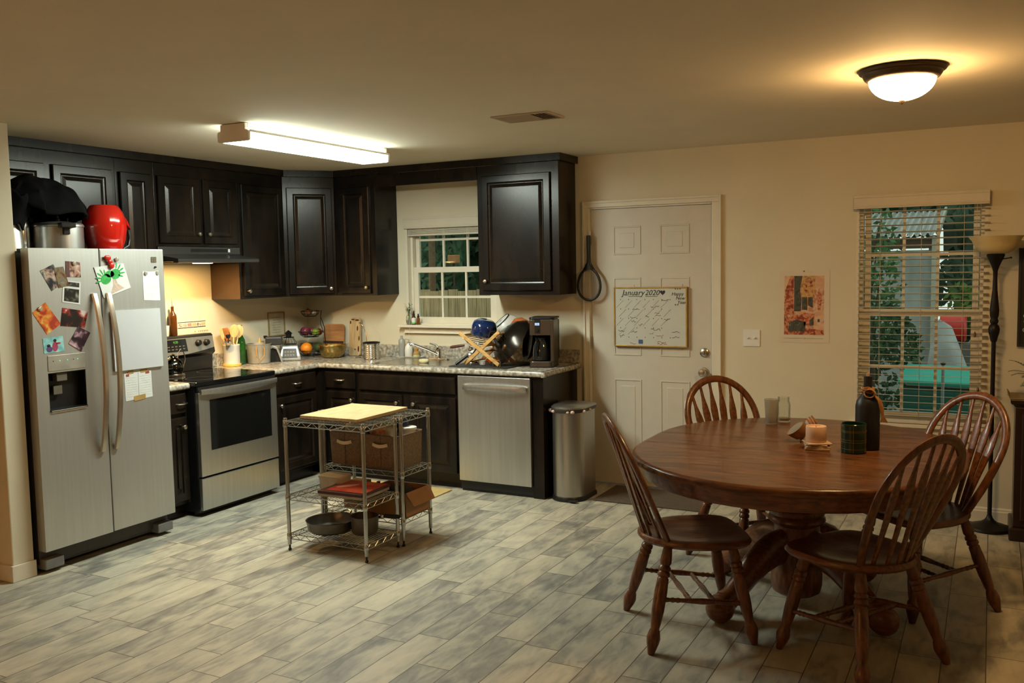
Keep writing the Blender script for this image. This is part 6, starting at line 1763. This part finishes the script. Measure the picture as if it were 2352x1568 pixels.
t.p('pot', MB().lathe([(.045, 0), (.05, .004), (.062, .10), (.066, .102), (.066, .112), (.058, .112), (.05, .02), (.001, .02)], n=28), mat('clay_pot', (.22, .12, .07), .7))
mb = MB()
for i in range(13):
    a = 2 * PI * i / 13 + .2; L_ = .16 + .05 * rnd.random(); el = rnd.uniform(.2, .9)
    pts = [Vector((.02 * math.cos(a) + L_ * s_ * math.cos(a) * .9, .02 * math.sin(a) + L_ * s_ * math.sin(a) * .9, .10 + L_ * (el * 1.2 * s_ - .55 * s_ * s_))) for s_ in [k / 12 for k in range(13)]]
    mb.tube(pts, .0014, 4)
    for k in range(2, 12):
        p0 = pts[k]; d = (pts[k + 1] - pts[k - 1]).normalized(); sd = Vector((-d.y, d.x, .1)).normalized()
        for sg in (-1, 1):
            tip = p0 + (sd * sg + d * .6) * .030 * (1 - abs(k - 5) / 12); m_ = p0 + (tip - p0) * .5; w_ = d * .0055
            q = mb.av([p0, m_ + w_, tip, m_ - w_]); mb.af([q, q + 1, q + 2, q + 3])
t.p('fronds', mb, mat('fern_green', (.03, .075, .035), .5, var=.2))

# ---------------------------------------------------------------- outdoors
def foliage(name, label, c, rx, ry, rz, n, size, col, col2, trunk=None, cat='tree', seed=0, core=True):
    r_ = random.Random(seed)
    t = T(name, label, cat, (c[0], c[1], -.3))
    mb = MB()
    if core:
        for (ox, oz, f) in ((0, 0, .86), (-.35, .25, .6), (.38, -.15, .6)):
            n_, m_ = 26, 16; rg = []
            for i in range(m_ + 1):
                a = .03 + (PI - .06) * i / m_; row = []
                for k in range(n_):
                    q = 2 * PI * k / n_; d = Vector((math.sin(a) * math.cos(q), math.sin(a) * math.sin(q), -math.cos(a)))
                    g = f * (.85 + .35 * noise.noise(d * 3.1 + Vector((seed, 0, f))))
                    row.append((c[0] + rx * (ox + d.x * g), c[1] + ry * d.y * g + ry * .35, c[2] + rz * (oz + d.z * g)))
                rg.append(row)
            mb.rings(rg)
    for i in range(n):
        while True:
            d = Vector((r_.uniform(-1, 1), r_.uniform(-1, 1), r_.uniform(-1, 1)))
            if d.length < 1: break
        if noise.noise(Vector((d.x * rx, d.y * ry, d.z * rz)) * 1.6 + Vector((seed, 0, 0))) < -.12: continue
        p = Vector((c[0] + d.x * rx, c[1] + d.y * ry, c[2] + d.z * rz))
        a = r_.uniform(0, 2 * PI); u = Vector((math.cos(a), r_.uniform(-.5, .5), math.sin(a))).normalized(); v = Vector((-u.z, r_.uniform(-.5, .5), u.x)).normalized()
        s_ = size * r_.uniform(.6, 1.3)
        k = mb.av([p - u * s_, p + v * s_ * .45, p + u * s_, p - v * s_ * .45]); mb.af([k, k + 1, k + 2, k + 3])
    t.p('foliage', mb, mat(name + '_leaf_%d' % len(MATS), col, .6, col2=col2, vs=1.2, var=.2), w=True)
    mb = MB(); tr = trunk or .05
    mb.tube([(c[0], c[1], -.3), (c[0] + .03, c[1], c[2] * .5), (c[0] - .04, c[1], c[2]), (c[0] + .08, c[1], c[2] + rz * .7)], [tr, tr * .85, tr * .6, tr * .3], 8)
    for i in range(5):
        a = r_.uniform(0, 6.28); mb.tube([(c[0], c[1], c[2] * .6 + i * .1), (c[0] + .5 * rx * math.cos(a), c[1] + .5 * ry * math.sin(a), c[2] + rz * r_.uniform(0, .7))], [tr * .4, tr * .15], 5)
    t.p('trunk', mb, mat('bark', (.06, .045, .03), .9, var=.2, vs=20), w=True)
    return t
ST('ground', MB().box(-14, 16, .125, 22, -.45, -.30), mat('lawn_soil', (.07, .075, .04), .95, col2=(.13, .12, .07), vs=3, var=.2))
# behind the kitchen window
FNC = mat('weathered_fence', (.42, .29, .15), .8, col2=(.52, .38, .21), var=.18, vs=5, stretch=(7, 1, .5))
t = T('wooden_fence', 'weathered tan board fence behind the kitchen window', 'fence', (-.8, 4.6, -.3))
FT = 1.33
for i in range(40):
    x = -4.4 + i * .152
    t.p('board', MB().box(x, x + .147, 4.60, 4.62, -.3, FT + .012 * ((i * 7) % 3)), FNC, w=True)
for z in (.1, 1.05): t.p('rail', MB().box(-4.4, 1.67, 4.621, 4.66, z, z + .09), FNC, w=True)
DG, DG2 = (.022, .055, .028), (.075, .150, .075)
for i, (x, y, z, rx, rz_, lb) in enumerate(((-3.6, 7.0, 2.3, 1.0, 1.9, 'dark leafy tree at the left behind the board fence'), (-2.35, 8.2, 2.5, 1.3, 2.3, 'dark leafy tree in the middle behind the board fence'), (-4.4, 10.2, 2.6, 2.0, 2.8, 'dark leafy tree farthest back behind the board fence'))):
    foliage('leafy_tree', lb, (x, y, z), rx, .9, rz_, 5200, .085, DG, DG2, .10, seed=i + 1)
t = T('tree_trunk', 'straight tan tree trunk rising behind the fence', 'tree', (-2.07, 5.3, -.3))
t.p('trunk', MB().tube([(-2.08, 5.3, -.3), (-2.07, 5.3, 1.0), (-2.06, 5.3, 1.62), (-2.05, 5.3, 3.2)], [.06, .056, .052, .04], 14), mat('tan_bark', (.17, .11, .06), .9, var=.2), w=True)
t = T('bird_feeder', 'small orange tan box fixed among the trees behind the fence', 'bird house', (-1.51, 5.0, 1.7))
t.p('box', MB().box(-1.58, -1.44, 4.96, 5.08, 1.72, 1.84), mat('orange_box', (.42, .19, .07), .7), w=True, bev=.01)
t.p('post', MB().box(-1.52, -1.50, 5.01, 5.03, -.3, 1.72), MATS['bark'], w=True)
# behind the dining window
SHX0, SHX1 = 1.6, 4.84
t = T('garden_shed', 'pale shed with a corrugated metal roof seen through the dining window', 'shed', (3.5, 6.2, -.3))
mb = MB(); n = 172; rg = []
for y, z in ((5.35, 1.94), (7.2, 2.30)):
    rg.append([(SHX0 + (SHX1 - SHX0) * i / n, y, z + (.018 if i % 4 in (1, 2) else -.018)) for i in range(n + 1)])
k0 = mb.av(rg[0]); k1 = mb.av(rg[1])
for i in range(n): mb.af([k0 + i, k0 + i + 1, k1 + i + 1, k1 + i], False)
o = t.p('corrugated_roof', mb, mat('corrugated_metal', (.42, .44, .42), .5, .2, var=.15, vs=4), w=True); o.modifiers.new('thick', 'SOLIDIFY').thickness = .006
t.p('fascia', MB().box(SHX0, SHX1 - .03, 5.45, 5.48, 1.78, 1.90), mat('brown_fascia', (.09, .06, .04), .8), w=True)
SHW = mat('pale_sheet_wall', (.30, .33, .32), .7, col2=(.38, .41, .40), vs=1.5, stretch=(3, 1, 1), bump=.4, bs=6)
t.p('wall_panel', MB().box(SHX0, SHX1 - .06, 5.50, 5.56, -.3, 1.76), SHW, w=True)
t.p('corner_post', MB().box(SHX1 - .08, SHX1 - .01, 5.42, 5.50, -.3, 1.89), mat('pale_post', (.42, .40, .32), .7), w=True)
t.p('side_wall', MB().box(SHX1 - .12, SHX1 - .08, 5.56, 7.1, -.3, 1.93), SHW, w=True)
t.p('gable_trim', MB().bar((SHX1 - .01, 5.34, 1.95), (SHX1 - .01, 7.2, 2.31), .03, .07), MATS['pale_post'], w=True)
GG, GG2 = (.03, .11, .035), (.09, .22, .09)
foliage('climbing_shrub', 'light green leafy shrub just outside the left of the dining window', (4.50, 1.7, 1.45), .26, .30, .75, 900, .030, GG, GG2, .025, 'shrub', 11, core=False)
foliage('climbing_shrub', 'dense darker shrub low outside the left of the dining window', (4.38, 2.9, .72), .46, .36, .62, 2200, .036, (.018, .06, .025), (.05, .12, .05), .03, 'shrub', 12, core=False)
for i, (x, y, z, rx, rz_, lb) in enumerate(((5.6, 8.4, 2.2, 1.1, 2.6, 'dark tree right of the shed beyond the dining window'), (3.2, 10.2, 3.6, 2.2, 1.9, 'dark tree crown above the shed roof'), (7.6, 8.2, 2.2, 1.1, 2.4, 'dark bushy tree farthest right outside the dining window'))):
    foliage('leafy_tree', lb, (x, y, z), rx, .9, rz_, 5200, .085, (.012, .035, .018), (.04, .09, .05), .10, seed=i + 21)
foliage('garden_shrub', 'yellow green bush at the foot of the dark trees right of the shed', (5.05, 6.2, 1.05), .30, .25, .30, 500, .05, (.06, .13, .02), (.14, .24, .05), .02, 'shrub', 31, core=False)
TEAL = mat('teal_plastic', (.012, .34, .26), .45, var=.03); TEALD = mat('dark_teal', (.008, .11, .09), .5, var=.05)
t = T('teal_dumpster', 'teal green lidded wagon standing outside under the dining window', 'bin', (5.05, 2.3, -.3))
t.p('lid', MB().rings([[(4.70, 1.95, .60), (5.40, 1.95, .59), (5.42, 2.62, .66), (4.72, 2.62, .67)], [(4.70, 1.95, .64), (5.40, 1.95, .63), (5.42, 2.62, .70), (4.72, 2.62, .71)]], smooth=False), TEAL, w=True, bev=.01)
t.p('tub', MB().rings([[(4.76, 2.02, .0), (5.34, 2.02, .0), (5.34, 2.55, .0), (4.76, 2.55, .0)], [(4.72, 1.98, .59), (5.38, 1.98, .58), (5.38, 2.6, .6), (4.72, 2.6, .6)]], smooth=False), TEALD, w=True, bev=.01)
t.p('lid_bar', MB().tube([(4.76, 1.94, .61), (4.78, 1.90, .60), (5.02, 1.90, .595), (5.28, 1.90, .59), (5.30, 1.94, .60)], .010, 8), BLK, w=True)
for x in (4.80, 5.28):
    t.p('wheel_leg', MB().box(x, x + .04, 2.1, 2.14, -.3, .0), TEALD, w=True)
t.e.name = 'garden_cart'; t.e['category'] = 'garden cart'
t = T('metal_post', 'thin grey metal pole standing in front of the teal cart', 'post', (5.065, 1.5, -.3))
t.p('pole', MB().cyl((5.065, 1.5, 0), .012, -.3, .83, 12), mat('grey_pole', (.25, .27, .27), .4, .5), w=True); t.p('pole_cap', MB().ball((5.065, 1.5, .835), .020, .020, .014, 12, 8), BLK, w=True)
t = T('tarp_covered_barrel', 'pale grey tarp draped over a tall heap right of the shed', 'tarp', (5.08, 3.9, -.3))
t.e.name = 'tarp'
mb = MB(); rg = []
for i in range(14):
    f = i / 13; r0 = .40 - .30 * max(0, (f - .35) / .65) ** 1.6
    rg.append([(5.08 - .10 * f + r0 * .62 * math.cos(q) * (1 + .05 * math.sin(5 * q + 3 * f)), 3.9 + r0 * .7 * math.sin(q) * (1 + .05 * math.sin(4 * q)), -.3 + 1.30 * f - .16 * f * math.cos(q) * (r0 / .4)) for q in [2 * PI * k / 28 for k in range(28)]])
mb.rings(rg); t.p('sheet', mb, mat('grey_tarp', (.26, .29, .29), .6, col2=(.36, .38, .38), vs=3, bump=.3, bs=8), w=True)
t = T('red_bucket', 'bright red plastic drum behind the grey tarp', 'drum', (5.03, 4.55, -.3))
t.e.name = 'red_drum'
t.p('stand', MB().box(4.92, 5.20, 4.45, 4.75, -.3, .74), mat('stand_grey', (.10, .10, .09), .8), w=True)
mb = MB(); mb.M = Matrix.Translation((4.90, 4.6, .905)) @ Matrix.Rotation(PI / 2, 4, 'Y'); mb.lathe([(.13, 0), (.145, .01), (.145, .21), (.152, .22), (.152, .24), (.12, .26), (.002, .26)], n=28)
t.p('drum', mb, mat('red_plastic_drum', (.50, .02, .015), .35), w=True)
